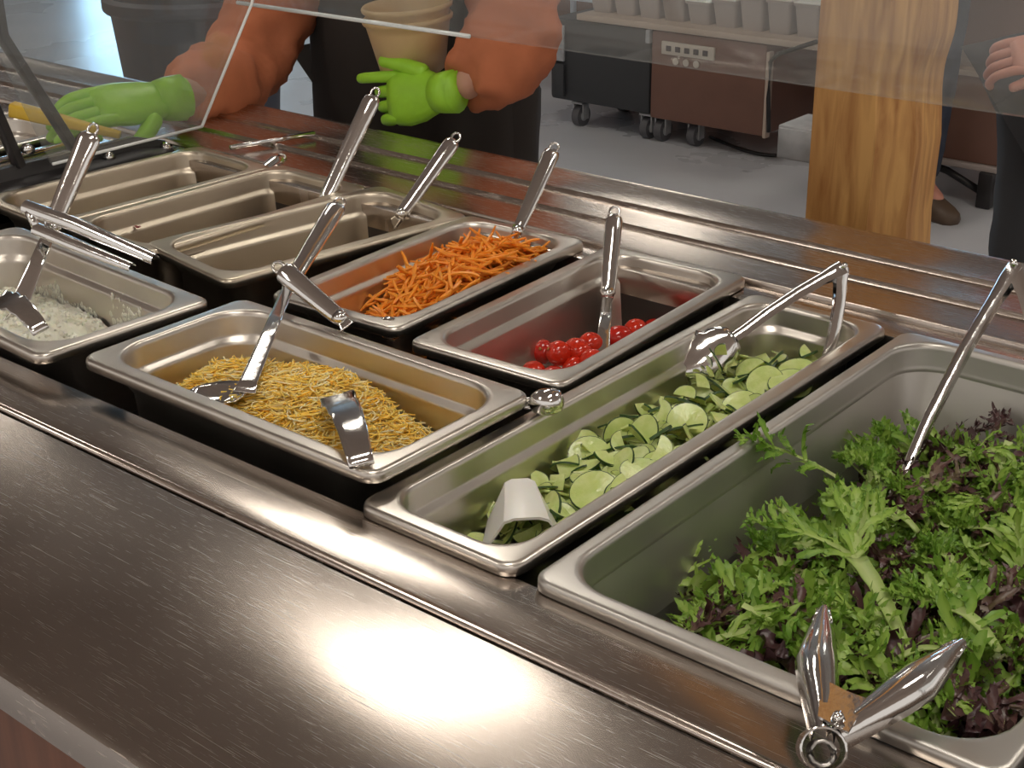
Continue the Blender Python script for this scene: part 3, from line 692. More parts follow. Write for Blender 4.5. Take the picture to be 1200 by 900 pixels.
scatter(cq, 'cucumber_slice', Pq, hcuc, 230, [lk[k] for k in kinds], 'cucumber', ['cucumber ' + k + ' pieces' for k in kinds], (-.006, .008), .55, (.6, 1.05), .92, mask=mk, child=cp)
V, F, _ = join_scatter(cq, Pq, hcuc, 260, (-.024, -.005), .5, .93)
o = mesh('cucumber_layer', V, F, M['cuke']); tag(o, 'lower layer of chopped cucumber under the loose slices', 'cucumber', None, 'stuff')
def cuke_at(kd, u, v, z, rot, label, s_=1.0):
    k = kinds.index(kd); o = bpy.data.objects.new('cucumber_slice', cq[k]); o.location = at(u, v, z=z); o.rotation_euler = rot; o.scale = (s_,) * 3; COL.objects.link(o)
    c = bpy.data.objects.new('peel', cp[k][1]); COL.objects.link(c); c.parent = o; tag(o, label, 'cucumber', 'placed cucumber slices')
cuke_at('full', 868, 474, .888, (.35, .1, 0), 'round cucumber slice in front of the tongs head', .9)
cuke_at('full', 896, 447, .890, (.5, -.2, .4), 'round pale slice left of the back cucumber slices', .95)
cuke_at('full', 926, 450, .892, (.25, .15, 0), 'largest round cucumber slice at the back right', 1.08)
cuke_at('full', 936, 436, .888, (.2, .2, 0), 'cucumber slice with dark peel behind the largest slice', 1.05)
cuke_at('full', 697, 577, .880, (.45, .15, .3), 'flat round slice beside the white scoop', 1.1)
cuke_at('full', 650, 640, .872, (.7, .3, .2), 'slice inside the mouth of the white scoop', .85)
cuke_at('half', 730, 500, .884, (1.25, .2, .9), 'half slice standing upright against the left pan wall', 1.0)
cuke_at('strip', 776, 488, .884, (1.3, .3, .7), 'narrow strip standing upright near the tongs', 1.0)
cuke_at('wedge', 538, 548, .886, (1.2, 0, 1.57), 'small scrap stuck high on the left pan wall', .7)
cuke_at('wedge', 537, 584, .868, (1.2, 0, 1.3), 'tiny scrap stuck lower on the left pan wall', .45)
cuke_at('strip', 690, 520, .868, (.2, .5, .3), 'long curved strip lying along the left side of the heap', 1.25)
cuke_at('half', 529, 622, .848, (.35, .1, 2.6), 'half slice in the front corner of the cucumber pan', .9)

# ---- salad greens
def leaf_frisee(seed, red=False, L=.085, wd=.0042, nb=8, curl=1.0):
    """curly leaf: pale rib, side lobes that widen and end in ruffled, jagged teeth"""
    rnd = random.Random(seed); V = []; F = []; T = []
    def ribbon(p, ang, pitch, ln, w0, w1, bend, pb, tone0, tone1, wob, seg):
        st = ln / seg; pts = []; q = p.copy(); n0 = len(V)
        for i in range(seg + 1):
            s_ = i / seg; d = Vector((math.cos(ang) * math.cos(pitch), math.sin(ang) * math.cos(pitch), math.sin(pitch))); sd_ = Vector((-math.sin(ang), math.cos(ang), 0))
            ww = w0 + (w1 - w0) * s_; j1 = 1 + rnd.uniform(-.4, .4) * wob; j2 = 1 + rnd.uniform(-.4, .4) * wob
            if i == seg and wob: j1 *= .5; j2 *= .5
            z1, z2 = rnd.uniform(-1, 1) * ww * .8 * wob, rnd.uniform(-1, 1) * ww * .8 * wob
            V.append(q + sd_ * ww * j1 + Vector((0, 0, z1))); V.append(q - Vector((0, 0, ww * .25))); V.append(q - sd_ * ww * j2 + Vector((0, 0, z2)))
            t_ = tone0 + (tone1 - tone0) * s_; T.extend([t_ - .06 + rnd.uniform(-.08, .08), t_ + (.10 if wob else .04), t_ - .06 + rnd.uniform(-.08, .08)])
            pts.append((q.copy(), ang, pitch, s_, sd_, ww)); q = q + d * st; ang += bend * st; pitch += pb * st
        for i in range(seg):
            a = n0 + i * 3; F.append((a, a + 1, a + 4, a + 3)); F.append((a + 1, a + 2, a + 5, a + 4))
        return pts
    def tooth(p, ang, pitch, ln, w, t):
        d = Vector((math.cos(ang) * math.cos(pitch), math.sin(ang) * math.cos(pitch), math.sin(pitch))); sd_ = Vector((-math.sin(ang), math.cos(ang), 0)); n0 = len(V)
        V.extend([p + sd_ * w, p - sd_ * w, p + d * ln * .6 - sd_ * w * .55 + Vector((0, 0, rnd.uniform(-.3, .3) * ln)), p + d * ln, p + d * ln * .6 + sd_ * w * .7]); T.extend([t, t, t - .08, t - .2, t - .08]); F.append((n0, n0 + 1, n0 + 2, n0 + 3, n0 + 4))
    g0 = rnd.uniform(-.12, .12)
    pts = ribbon(Vector((-L * .45, 0, 0)), rnd.uniform(-.15, .15), .35 * curl, L, wd * .8, wd * .45, rnd.uniform(-14, 14), -9 * curl * rnd.uniform(.4, 1.3), .98, .62 if not red else .35, 0, 9)
    for k, (q, ang, pitch, s_, sd_, ww) in enumerate(pts[1:]):
        for sgn in (1, -1):
            if rnd.random() < .15: continue
            ln = L * (.10 + .22 * math.sin(PI * min(1, s_ * .85 + .15))) * rnd.uniform(.6, 1.25)
            aa = ang + sgn * rnd.uniform(.45, 1.0); tb = (.62 if not red else .38) + g0 + rnd.uniform(-.14, .12)
            sub = ribbon(q + sd_ * sgn * ww * .5, aa, pitch + rnd.uniform(-.3, .8), ln, wd * .55, wd * rnd.uniform(.7, 1.15), sgn * rnd.uniform(-45, 30), rnd.uniform(-55, 35), tb + .12, tb - .14, 1, 4)
            for (q2, a2, p2, s2, sd2, w2) in sub[1:]:
                for sg2 in (1, -1):
                    if rnd.random() < .35: continue
                    tooth(q2 + sd2 * sg2 * w2 * .6, a2 + sg2 * rnd.uniform(.2, 1.1), p2 + rnd.uniform(-.7, .9), wd * rnd.uniform(.8, 1.9), wd * .42, tb - .1)
    return V, F, [clampi(t, 0, 1) for t in T]
def leaf_blade(seed, L=.075, Wd=.020, ruff=.006, red=False, lobes=0):
    rnd = random.Random(seed); nu, nv = 22, 10; V = []; F = []; T = []; k1 = rnd.uniform(5, 12); k2 = rnd.uniform(-6, 10); ph = rnd.uniform(0, 6)
    for i in range(nu + 1):
        s_ = i / nu; hw = Wd * (math.sin(PI * min(1, .04 + s_ * .96)) ** .7) * (.35 + .75 * s_) * (1 + (lobes * .42 * math.sin(s_ * 24 + ph)))
        for j in range(nv + 1):
            q = j / nv * 2 - 1; e = abs(q) ** 2.2
            z = ruff * e * math.sin(s_ * 30 + ph + q * 2) + ruff * .5 * e * math.sin(s_ * 57 + q * 3) + (k1 * .5) * (hw * q) ** 2 * 2 - k2 * .35 * (s_ * L - L / 2) ** 2 + .004 * (1 - abs(q)) * -1
            V.append(Vector((s_ * L - L / 2, hw * q * (1 + .12 * math.sin(s_ * 45 + j)), z)))
            t_ = (.75 - .4 * abs(q) if not red else (.62 - .5 * s_ - .25 * abs(q))) + .12 * noise.noise(Vector((s_ * 9, q * 4, seed))) + (.3 if abs(q) < .12 else 0) * (1 - s_)
            T.append(clampi(t_, 0, 1))
    for i in range(nu):
        for j in range(nv): a = i * (nv + 1) + j; F.append((a, a + 1, a + nv + 2, a + nv + 1))
    return V, F, T
green = []; redm = []
for sd_ in range(9):
    V, F, T = leaf_frisee(sd_, False, random.uniform(.065, .105), random.uniform(.0034, .0050)); o = mesh('frisee_leaf', V, F, M['leaf'], tone=T); green.append(o.data); bpy.data.objects.remove(o)
for sd_ in range(5):
    V, F, T = leaf_blade(20 + sd_, random.uniform(.05, .075), .015, .006, False, 1); o = mesh('lettuce_leaf', V, F, M['leaf'], tone=T); green.append(o.data); bpy.data.objects.remove(o)
for sd_ in range(4):
    V, F, T = leaf_frisee(50 + sd_, True, random.uniform(.055, .085), random.uniform(.0028, .0042)); o = mesh('red_leaf', V, F, M['redleaf'], tone=T); redm.append(o.data); bpy.data.objects.remove(o)
for sd_ in range(4):
    V, F, T = leaf_blade(70 + sd_, random.uniform(.05, .08), random.uniform(.014, .020), .0055, True, random.choice((0, 1, 1))); o = mesh('red_leaf', V, F, M['redleaf'], tone=T); redm.append(o.data); bpy.data.objects.remove(o)
Pg = inpan(-.361, .913, .134, .248, 0)
def hlet(a, b):
    h = .806 + .048 * smooth01((a + 1.05) / .6) * (1 - .30 * smooth01((b - .55) / .45)) - .006
    h += .016 * math.exp(-((a + .25) / .3) ** 2 - ((b - .25) / .3) ** 2) + .008 * noise.noise(Vector((a * 2.2, b * 3, 5)))
    h += .022 * smooth01((-b - .35) / .5) * smooth01((a + .7) / .6)
    return h
lab_g = 'green curly endive leaf in the heap of salad greens'; lab_r = 'dark red leaf in the heap of salad greens'
scatter(green, 'lettuce_leaf', Pg, hlet, 185, lab_g, 'salad leaf', 'green salad leaves', (-.006, .012), .55, (.75, 1.2), .84)
scatter(redm, 'red_lettuce_leaf', Pg, hlet, 125, lab_r, 'salad leaf', 'dark red salad leaves', (.0, .014), .4, (.7, 1.1), .86)
V, F, T = join_scatter(green, Pg, lambda a, b: hlet(a, b), 130, (-.028, -.008), .4, .84, tone=True)
o = mesh('salad_layer', V, F, M['leaf'], tone=T); tag(o, 'lower layer of curly green leaves under the loose greens', 'salad greens', None, 'stuff')
V, F, T = join_scatter(redm, Pg, lambda a, b: hlet(a, b), 260, (-.030, -.006), .4, .86, tone=True)
o = mesh('red_salad_layer', V, F, M['redleaf'], tone=T); tag(o, 'lower layer of dark red leaves under the loose greens', 'salad greens', None, 'stuff')
def leaf_special(kind, p0, p1, label, seed, up=Vector((0, 0, 1)), w=1.0, roll=0, curl=1.0, red=False):
    p0, p1 = Vector(p0), Vector(p1); d = p1 - p0; L = d.length
    if kind == 'f': V, F, T = leaf_frisee(seed, red, L, .0045 * w, curl=curl)
    elif kind == 'b': V, F, T = leaf_blade(seed, L, .012 * w, .003, red, 0)
    else:
        V, F, T = leaf_frisee(seed, False, L, .0060 * w, curl=.4)
    o = mesh('lettuce_leaf' if not red else 'red_lettuce_leaf', V, F, M['redleaf' if red else 'leaf'], tone=T)
    x = d.normalized(); y = up.cross(x).normalized(); z = x.cross(y); R3 = Matrix((x, y, z)).transposed() @ Matrix.Rotation(roll, 3, 'X')
    o.matrix_world = Matrix.Translation((p0 + p1) / 2) @ R3.to_4x4(); return tag(o, label, 'salad leaf')
def stem_leaf(p0, p1, label, w=.006, seed=3):
    """broad pale rib that forks into curly tips at its upper end"""
    p0, p1 = Vector(p0), Vector(p1); c = (p0 + p1) / 2; rnd = random.Random(seed); V = []; F = []; T = []
    d = p1 - p0; sdv = d.cross(Vector((0, 0, 1))).normalized(); n = 10
    for i in range(n + 1):
        s_ = i / n; q = p0.lerp(p1, s_) - c + Vector((0, 0, .006 * math.sin(PI * s_))); w_ = w * (.65 + .55 * s_) * (1 + .06 * rnd.uniform(-1, 1))
        V += [q + sdv * w_ + Vector((0, 0, .0015)), q, q - sdv * w_ + Vector((0, 0, .0015))]; T += [.78, .97, .78]
    for i in range(n): a = i * 3; F.append((a, a + 1, a + 4, a + 3)); F.append((a + 1, a + 2, a + 5, a + 4))
    o = mesh('lettuce_leaf', V, F, M['leaf'], tone=T); o.location = c; tag(o, label, 'salad leaf'); sm = o.modifiers.new('s', 'SOLIDIFY'); sm.thickness = .0008
    for k in range(3):
        V, F, T = leaf_frisee(seed * 7 + k, False, d.length * .8, .0035, curl=.6); f = mesh('curly_tip', V, F, M['leaf'], o, tone=T)
        x = (d.normalized() + sdv * (k - 1) * .8).normalized(); y = Vector((0, 0, 1)).cross(x).normalized(); z = x.cross(y)
        f.matrix_local = Matrix.Translation(p1 - c + x * d.length * .3) @ Matrix((x, y, z)).transposed().to_4x4()
    return o
stem_leaf(at(1062, 765, z=.882), at(1003, 655, z=.888), 'long pale green rib with curly tips in the middle of the greens', .0062, 3)
stem_leaf(at(1170, 765, z=.886), at(1112, 712, z=.89), 'pale forked rib near the right edge of the greens', .005, 5)
stem_leaf(at(1180, 640, z=.868), at(1140, 620, z=.872), 'short pale rib at the right edge of the greens', .004, 8)
stem_leaf(at(1075, 625, z=.875), at(1030, 600, z=.878), 'thick pale rib in front of the right edge tongs head', .0045, 9)
rnd = random.Random(12)
for k in range(12):
    a, b = rnd.uniform(-.6, .8), rnd.uniform(-.8, .6); x, y = Pg(a, b); z = hlet(a, b) + .012; an = rnd.uniform(0, 2 * PI); L2 = rnd.uniform(.022, .045)
    o = stem_leaf((x, y, z), (x + L2 * math.cos(an), y + L2 * math.sin(an), z + rnd.uniform(-.004, .012)), 'pale green rib with curly tips scattered in the greens', rnd.uniform(.0022, .004), 30 + k); o['group'] = 'pale leaf ribs'
leaf_special('b', at(950, 810, z=.872), at(890, 735, z=.884), 'glossy dark purple leaf left of the front tongs', 77, red=True, w=1.1, roll=.5)
leaf_special('f', at(985, 560, z=.880), at(872, 520, z=.905), 'jagged pale leaf reaching over the left rim of the greens pan', 91, w=.9, curl=.5)
leaf_special('f', at(1015, 585, z=.855), at(1018, 482, y=1.14), 'tall green frond standing up at the back of the greens', 92, up=Vector((.5, -.6, .3)), w=.9, curl=.5)
leaf_special('f', at(760, 720, z=.82), at(830, 640, z=.845), 'bright curly leaf at the front left corner of the greens', 93, w=.8)
leaf_special('b', at(1020, 600, z=.876), at(1005, 625, z=.880), 'small pinkish brown leaf at the foot of the right tongs', 78, red=True, w=1.0)
# greens held in the cucumber tongs head
for k in range(5):
    o = bpy.data.objects.new('cucumber_slice', cq[(k * 2 + 1) % len(cq)]); o.location = at(806 + k * 11, 458 - k * 12, z=.893 + k * .003); o.rotation_euler = (.75 + .12 * k, .2 * (k % 3), .8 * k); o.scale = (.62,) * 3; COL.objects.link(o); tag(o, 'cucumber scrap clinging to the tongs head', 'cucumber', 'scraps on the tongs head')
    c = bpy.data.objects.new('peel', cp[(k * 2 + 1) % len(cq)][1]); COL.objects.link(c); c.parent = o
# ---- scraps
for i, (u, v) in enumerate(((283, 319), (298, 320))):
    mb = MB(); mb.add([Vector((q.x * .0052, q.y * .005, q.z * .0048)) for q in iv], ifc).tube([(.004, 0, .001), (.0065, 0, .0015)], [.0025, .0008], 6); o = mb.build('chickpea', M['chickpea'], smooth=True); o.location = at(u, v, z=Z0 + .012 - .085); o.rotation_euler = (0, 0, i * 1.3)
    tag(o, ['left one of the two chickpeas in the nearly empty pan', 'right one of the two chickpeas in the nearly empty pan'][i], 'chickpea', 'chickpeas left in the pan')
mb = MB().box((-.004, -.0012, 0), (.004, .0012, .0012)).box((.001, -.003, 0), (.003, .003, .0012)); o = mb.build('beet_scrap', M['beet']); o.location = at(161, 266, z=Z0 - .011); tag(o, 'dark red beet scrap on the ledge of the empty pan', 'beet')

# ================================================================== SNEEZE GUARDS
t = thing('sneeze_guard', (-.9, 1.40, Z0), 'long clear sneeze guard pane hanging over the tray rail', 'sneeze guard')
MB().box((-.80, -.004, .173), (1.85, .004, .62)).build('glass_pane', M['glass'], t)
mb = MB(); mb.tube([(-.80, 0, .1725), (-.345, 0, .1725)], .0030, 8); mb.build('edge_strip', M['edge'], t, smooth=True)  # white tube paints the light streak along the pane's lower edge

for x in (-.80, 1.85): MB().box((x - .012, -.012, .15), (x + .012, .012, .66), .003).build('edge_clip', M['dullsteel'], t) if x > 0 else None
MB().box((1.84, -.02, .0), (1.88, .02, .66), .004).build('post', M['dullsteel'], t)
# side guard at the next station: slanted end glass on a black bracket
X0 = -1.625
t = thing('end_guard', (X0, 1.08, Z0), 'slanted clear end panel on a black bolted bracket at the left', 'sneeze guard')
O = Vector((X0, 1.08, Z0)); Pn = [at(60, 192, x=X0), at(235, 148, x=X0), at(293, 5, x=X0), at(310, -60, x=X0), at(-60, -60, x=X0)]
mb = MB(O); mb.loft([[p + Vector((-.003, 0, 0)) for p in Pn], [p + Vector((.003, 0, 0)) for p in Pn]]); mb.build('glass_pane', M['hazeglass'], t)
mb = MB(O); mb.tube([p + Vector((.003, 0, 0)) for p in Pn[:2]], .0022, 8).tube([p + Vector((.003, 0, 0)) for p in Pn[1:4]], .0022, 8); mb.build('polished_edge', M['edge'], t, smooth=True)
yb0, yb1 = .70, 1.205
mb = MB(O); pr = [(-1.674, .0006), (-1.612, .0006), (-1.612, .008), (-1.618, .012), (-1.645, .014), (-1.648, .030), (-1.656, .030), (-1.660, .014), (-1.674, .010)]
mb.loft([[Vector((x, yb0, Z0 + z)) for x, z in pr], [Vector((x, yb1 - .05, Z0 + z)) for x, z in pr], [Vector((-1.645 + (x + 1.645) * .5, yb1, Z0 + z * .5)) for x, z in pr]]); mb.build('base_bracket', M['black'], t)
mb = MB(O); mb.tube([(-1.69, .7, Z0 + .028), (-1.69, 1.13, Z0 + .028)], .006, 10); mb.build('steel_rod', M['chrome'], t, smooth=True)
for (a, b) in (((88, 176), (2, 42)), ((20, 188), (-14, 110))):
    p, q = at(*a, x=-1.652), at(*b, x=-1.652); d = (q - p)
    mb = MB(O); mb.sweep([p - d * .08, q, q + Vector((0, .0, .10))], rsec(.2, 2), [(.006, .009)] * 3, up=(1, 0, 0)); mb.build('support_arm', M['black'], t)
for (u, v) in ((128, 184), (195, 173), (33, 175)):
    p = at(u, v, x=-1.635); mb = MB(O); mb.tube([p + Vector((-.006, 0, 0)), p + Vector((.006, 0, 0))], [.0075, .0065], 12); mb.build('bolt', M['chrome'], t, smooth=True)
# steel strip lying on the tray rail
p, q = at(270, 173, z=Z0 + .014), at(368, 156, z=Z0 + .014); mb = MB((p + q) / 2); mb.sweep([p, lerp(p, q, .5), q], rsec(.5, 3), [(.004, .003)] * 3); o = mb.build('steel_rod', M['chrome'], smooth=True); o.location = (p + q) / 2; tag(o, 'thin steel rod lying across the tray rail', 'rod')

# ================================================================== PILLAR
t = thing('timber_pillar', (-.87, 1.70, 0), 'honey coloured timber pillar with a wavy edge behind the tray rail', 'pillar')
L_, Mx, Rr = at(943, 267, y=1.66), at(1011, 279, y=1.66), at(1037, 283, y=1.69)
x0, x1 = L_.x, Mx.x
prof = []
zs = [0, .3, .6, .78, .84, .90, .94, .98, 1.00, 1.01, 1.02, 1.03, 1.04, 1.05, 1.06, 1.07, 1.08, 1.09, 1.10, 1.11, 1.12, 1.13, 1.14, 1.15, 1.2, 1.3, 1.6, 2.2, 2.8, CEIL_Z]
def wav(z): return .0035 * math.sin(z * 41 + .9) + .002 * math.sin(z * 17)
rings = []
for z in zs:
    w = 0 if z > 1.5 or z < .7 else wav(z)
    e = x1 + .004 + w * .7 + .004 * smooth01((z - 1.03) / .05)
    rings.append([Vector((x0, 1.66, z)), Vector((e, 1.66, z)), Vector((e + .036 + w * .3, 1.70, z)), Vector((e + .034, 1.78, z)), Vector((x0, 1.78, z))])
mb = MB((-.87, 1.70, 0)); mb.loft(rings); ob = mb.build('timber_post', M['oak'], t)
bx = thing('junction_box', (0, 0, 0), 'grey metal electrical box fixed beside the timber pillar', 'electrical box')
p, q = at(912, 146, y=1.70), at(950, 192, y=1.70)
MB().box((p.x, 1.70, q.z), (x0 + .004, 1.78, p.z), .002).build('housing', M['junction'], bx)
MB().box((p.x + .003, 1.696, q.z + .003), (x0, 1.70, p.z - .003), .001).build('cover_plate', M['junction'], bx)
MB().tube([(x0 - .008, 1.74, p.z), (x0 - .008, 1.74, 1.6)], .006, 10).tube([(x0 - .008, 1.74, p.z), (x0 - .008, 1.74, p.z + .012)], .010, 10).tube([(x0 - .008, 1.74, at(945, 70, y=1.74).z - .006), (x0 - .008, 1.74, at(945, 70, y=1.74).z + .010)], .011, 10).build('conduit', M['junction'], bx, smooth=True)

# ================================================================== CARTS
def caster(parent, x, y, h=.10, r=.042):
    mb = MB(); mb.tube([(x - .016, y, r), (x + .016, y, r)], r, 18); c = mb.build('caster', M['rubber'], parent)
    mb = MB(); mb.tube([(x - .018, y, r), (x + .018, y, r)], r * .5, 12); mb.build('hub', M['junction'], c, smooth=False)
    mb = MB(); mb.box((x - .026, y - .018, r * .7), (x - .020, y + .018, h)); mb.box((x + .020, y - .018, r * .7), (x + .026, y + .018, h)); mb.box((x - .026, y - .03, h - .008), (x + .026, y + .03, h)); mb.build('fork', M['junction'], c)
t = thing('utility_cart', (0, 0, 0), 'charcoal plastic cart on grey casters behind the server', 'cart')
MB().box((-3.575, 4.50, .105), (-3.098, 5.0, .425), .012).build('cart_body', M['cart_dark'], t)
MB().box((-3.555, 4.488, .26), (-3.50, 4.50, .40), .004).build('latch', M['junction'], t); MB().box((-3.56, 4.485, .12), (-3.50, 4.50, .25), .004).build('side_rib', M['cart_dark'], t)
for (x, y) in ((-3.46, 4.55), (-3.46, 4.85), (-3.16, 4.85), (-3.13, 4.55)): caster(t, x, y)
t = thing('food_cart', (0, 0, 0), 'brown food cart with a pale label plate and tan top', 'cart')
MB().box((-3.093, 4.50, .095), (-2.60, 5.0, .425), .008).build('cart_body', M['cart_brown'], t)
MB().box((-3.44, 4.49, .428), (-2.38, 5.02, .452), .004).build('cart_top', M['tan'], t)
MB().box((-2.600, 4.498, .09), (-2.586, 4.53, .40), .003).build('edge_strip', M['tan'], t)
MB().box((-3.115, 4.49, .375), (-3.095, 4.51, .425), .003).build('corner_bracket', M['junction'], t)
pl = MB().box((-3.04, 4.488, .345), (-2.81, 4.4985, .392), .002).build('label_plate', M['label'], t)
for k in range(5): MB().box((-3.018 + k * .04, 4.4855, .358), (-2.996 + k * .04, 4.4885, .378), .001).build('emblem', M['ink'], pl)
for k in range(3): MB().tube([(-2.98 + k * .045, 4.4985, .322), (-2.98 + k * .045, 4.494, .322)], .013, 12).build('badge', M['label'], t)
MB().tube([(-2.40, 4.49, .46), (-2.55, 4.488, .40), (-2.575, 4.486, .37), (-2.575, 4.486, .24), (-2.565, 4.486, .12)], .008, 8).build('power_cord', M['black'], t, smooth=True)
for (x, y) in ((-3.065, 4.55), (-2.92, 4.56), (-2.66, 4.9), (-3.0, 4.9)): caster(t, x, y)
t = thing('storage_cabinet', (0, 0, 0), 'dark brown cabinet right of the food cart behind the electrical box', 'cabinet')
MB().box((-2.585, 5.03, .10), (-2.12, 5.4, .425), .006).build('cabinet_body', M['cart_brown'], t); MB().box((-2.58, 5.02, .10), (-2.2, 5.03, .12), .002).build('bottom_strip', M['tan'], t)
MB().box((-2.50, 5.08, 0), (-2.15, 5.35, .10)).build('plinth', M['whitewire'], t)
# floor cable
pts = [at(832 + k * 8, 160 + 22 * math.sin(k * .16) , z=.008) for k in range(12)]; o = MB().tube(pts, .007, 6).build('floor_cable', M['black'], smooth=True); tag(o, 'black cable lying on the floor under the carts', 'cable')
t = thing('serving_cabinet', (0, 0, 0), 'long brown cabinet row behind the carts by the wall', 'cabinet')
for k in range(9):
    x = -6.2 + k * .62; b_ = MB().box((x, 6.0, .08), (x + .60, 6.5, .92), .006).build('cabinet_body', M['cart_brown'], t); MB().box((x + .03, 5.985, .14), (x + .57, 6.0, .86), .004).build('door', M['cart_brown'], t)
MB().box((-6.22, 5.97, .92), (-.6, 6.55, .95), .004).build('worktop', M['tan'], t)
MB().box((-6.15, 6.05, 0), (-.65, 6.45, .08)).build('plinth', M['black'], t)
# clear tubs along the cart top
rnd = random.Random(4)
for i in range(9):
    x = -3.38 + i * .112; h = rnd.uniform(.07, .12); w = .05
    mb = MB(); mb.loft([rrect(w * .82, .07, .012, 0, 4), rrect(w, .085, .014, h, 4), rrect(w + .005, .09, .014, h, 4), rrect(w + .005, .09, .014, h + .008, 4)]); tb = mb.build('deli_tub', M['pale']); tb.location = (x, 4.64, .452)
    tag(tb, 'pale plastic deli tub on the tan cart top', 'tub', 'deli tubs on the cart top')
    ld = MB().box((-w - .002, -.088, h + .008), (w + .002, .088, h + .013), .002).build('lid', M['white'], tb)
# pale wire rack
t = thing('wire_rack', (0, 0, 0), 'pale blue metal rack frame standing behind the charcoal cart', 'rack')
for x in (-4.35, -4.0, -3.62): MB().tube([(x, 5.2, 0), (x, 5.2, 1.5)], .014, 8).build('upright', M['whitewire'], t, smooth=True)
for z in (.36, .9, 1.45): MB().box((-4.36, 5.17, z), (-3.60, 5.6, z + .03), .003).build('shelf', M['whitewire'], t)
for i in range(2): o = MB().box((-4.30 + i * .36, 5.22, .391), (-4.03 + i * .36, 5.5, .62), .006).build('cardboard_box', M['tan']); tag(o, ['left', 'right'][i] + ' tan cardboard box on the pale wire rack', 'box', 'boxes on the wire rack')
# right cart with wheels on a tubular frame
t = thing('warming_cart', (0, 0, 0), 'brown warming cart on a tubular wheeled frame right of the pillar', 'cart')
MB().box((-2.08, 4.46, .14), (-1.70, 4.98, .42), .008).build('cart_body', M['cart_brown'], t); MB().box((-2.09, 4.445, .42), (-1.68, 5.0, .44), .004).build('cart_top', M['tan'], t)
MB().box((-2.09, 4.45, .12), (-1.69, 4.99, .14), .003).build('base_shelf', M['pale'], t)
MB().box((-2.08, 4.50, .50), (-1.64, 4.98, .92), .008).build('upper_body', M['cart_brown'], t); MB().box((-2.09, 4.49, .44), (-1.64, 4.99, .50), .003).build('drawer', M['pale'], t)
MB().tube([(-1.72, 4.48, .0), (-1.72, 4.48, .43)], .012, 8).build('leg', M['junction'], t, smooth=True); MB().box((-1.76, 4.44, 0), (-1.71, 4.51, .12), .006).build('wheel_guard', M['black'], t)
MB().tube([(-2.03, 4.48, .12), (-1.88, 4.48, .095), (-1.76, 4.48, .045)], .013, 8).build('tube_frame', M['black'], t, smooth=True); MB().tube([(-1.69, 4.48, .05), (-1.53, 4.55, .10)], .01, 8).tube([(-1.69, 4.48, .09), (-1.53, 4.55, .03)], .01, 8).build('cross_brace', M['black'], t, smooth=True)
for (x, y) in ((-1.75, 4.56), (-2.03, 4.9)): caster(t, x, y, .13)

# waste bin
bc = (-3.66, 2.85)
t = thing('waste_bin', (bc[0], bc[1], 0), 'large tapered navy grey waste bin behind the server', 'bin')
n = 28
def circ(r, z, n=n): return [Vector((r * math.cos(2 * PI * k / n), r * math.sin(2 * PI * k / n), z)) for k in range(n)]
MB().loft([circ(.20, 0), circ(.262, .70), circ(.265, .71), circ(.256, .71), circ(.19, .02)]).build('bin_body', M['bin'], t)
MB().loft([circ(.272, .68), circ(.282, .69), circ(.282, .72), circ(.266, .73), circ(.256, .715)], False, False).build('rim', M['bin'], t)

# ================================================================== PEOPLE
def skin(name, V, E, m, parent, sub=2, root=0):
    me = bpy.data.meshes.new(name); me.from_pydata([tuple(v[:3]) for v in V], E, []); me.materials.append(m)
    o = bpy.data.objects.new(name, me); link(o, parent); sk = o.modifiers.new('skin', 'SKIN'); sk.use_smooth_shade = True
    if not me.skin_vertices: me.skin_vertices.new() if hasattr(me.skin_vertices, 'new') else None
    for i, v in enumerate(V):
        r = v[3]; r2 = v[4] if len(v) > 4 else r; me.skin_vertices[0].data[i].radius = (r, r2)
        me.skin_vertices[0].data[i].use_root = (i == root)
    s_ = o.modifiers.new('sub', 'SUBSURF'); s_.levels = sub; s_.render_levels = sub; return o
def chain(name, pts, m, parent, sub=2): return skin(name, pts, [(i, i + 1) for i in range(len(pts) - 1)], m, parent, sub)
def V3(p, r): return (p[0], p[1], p[2], r)
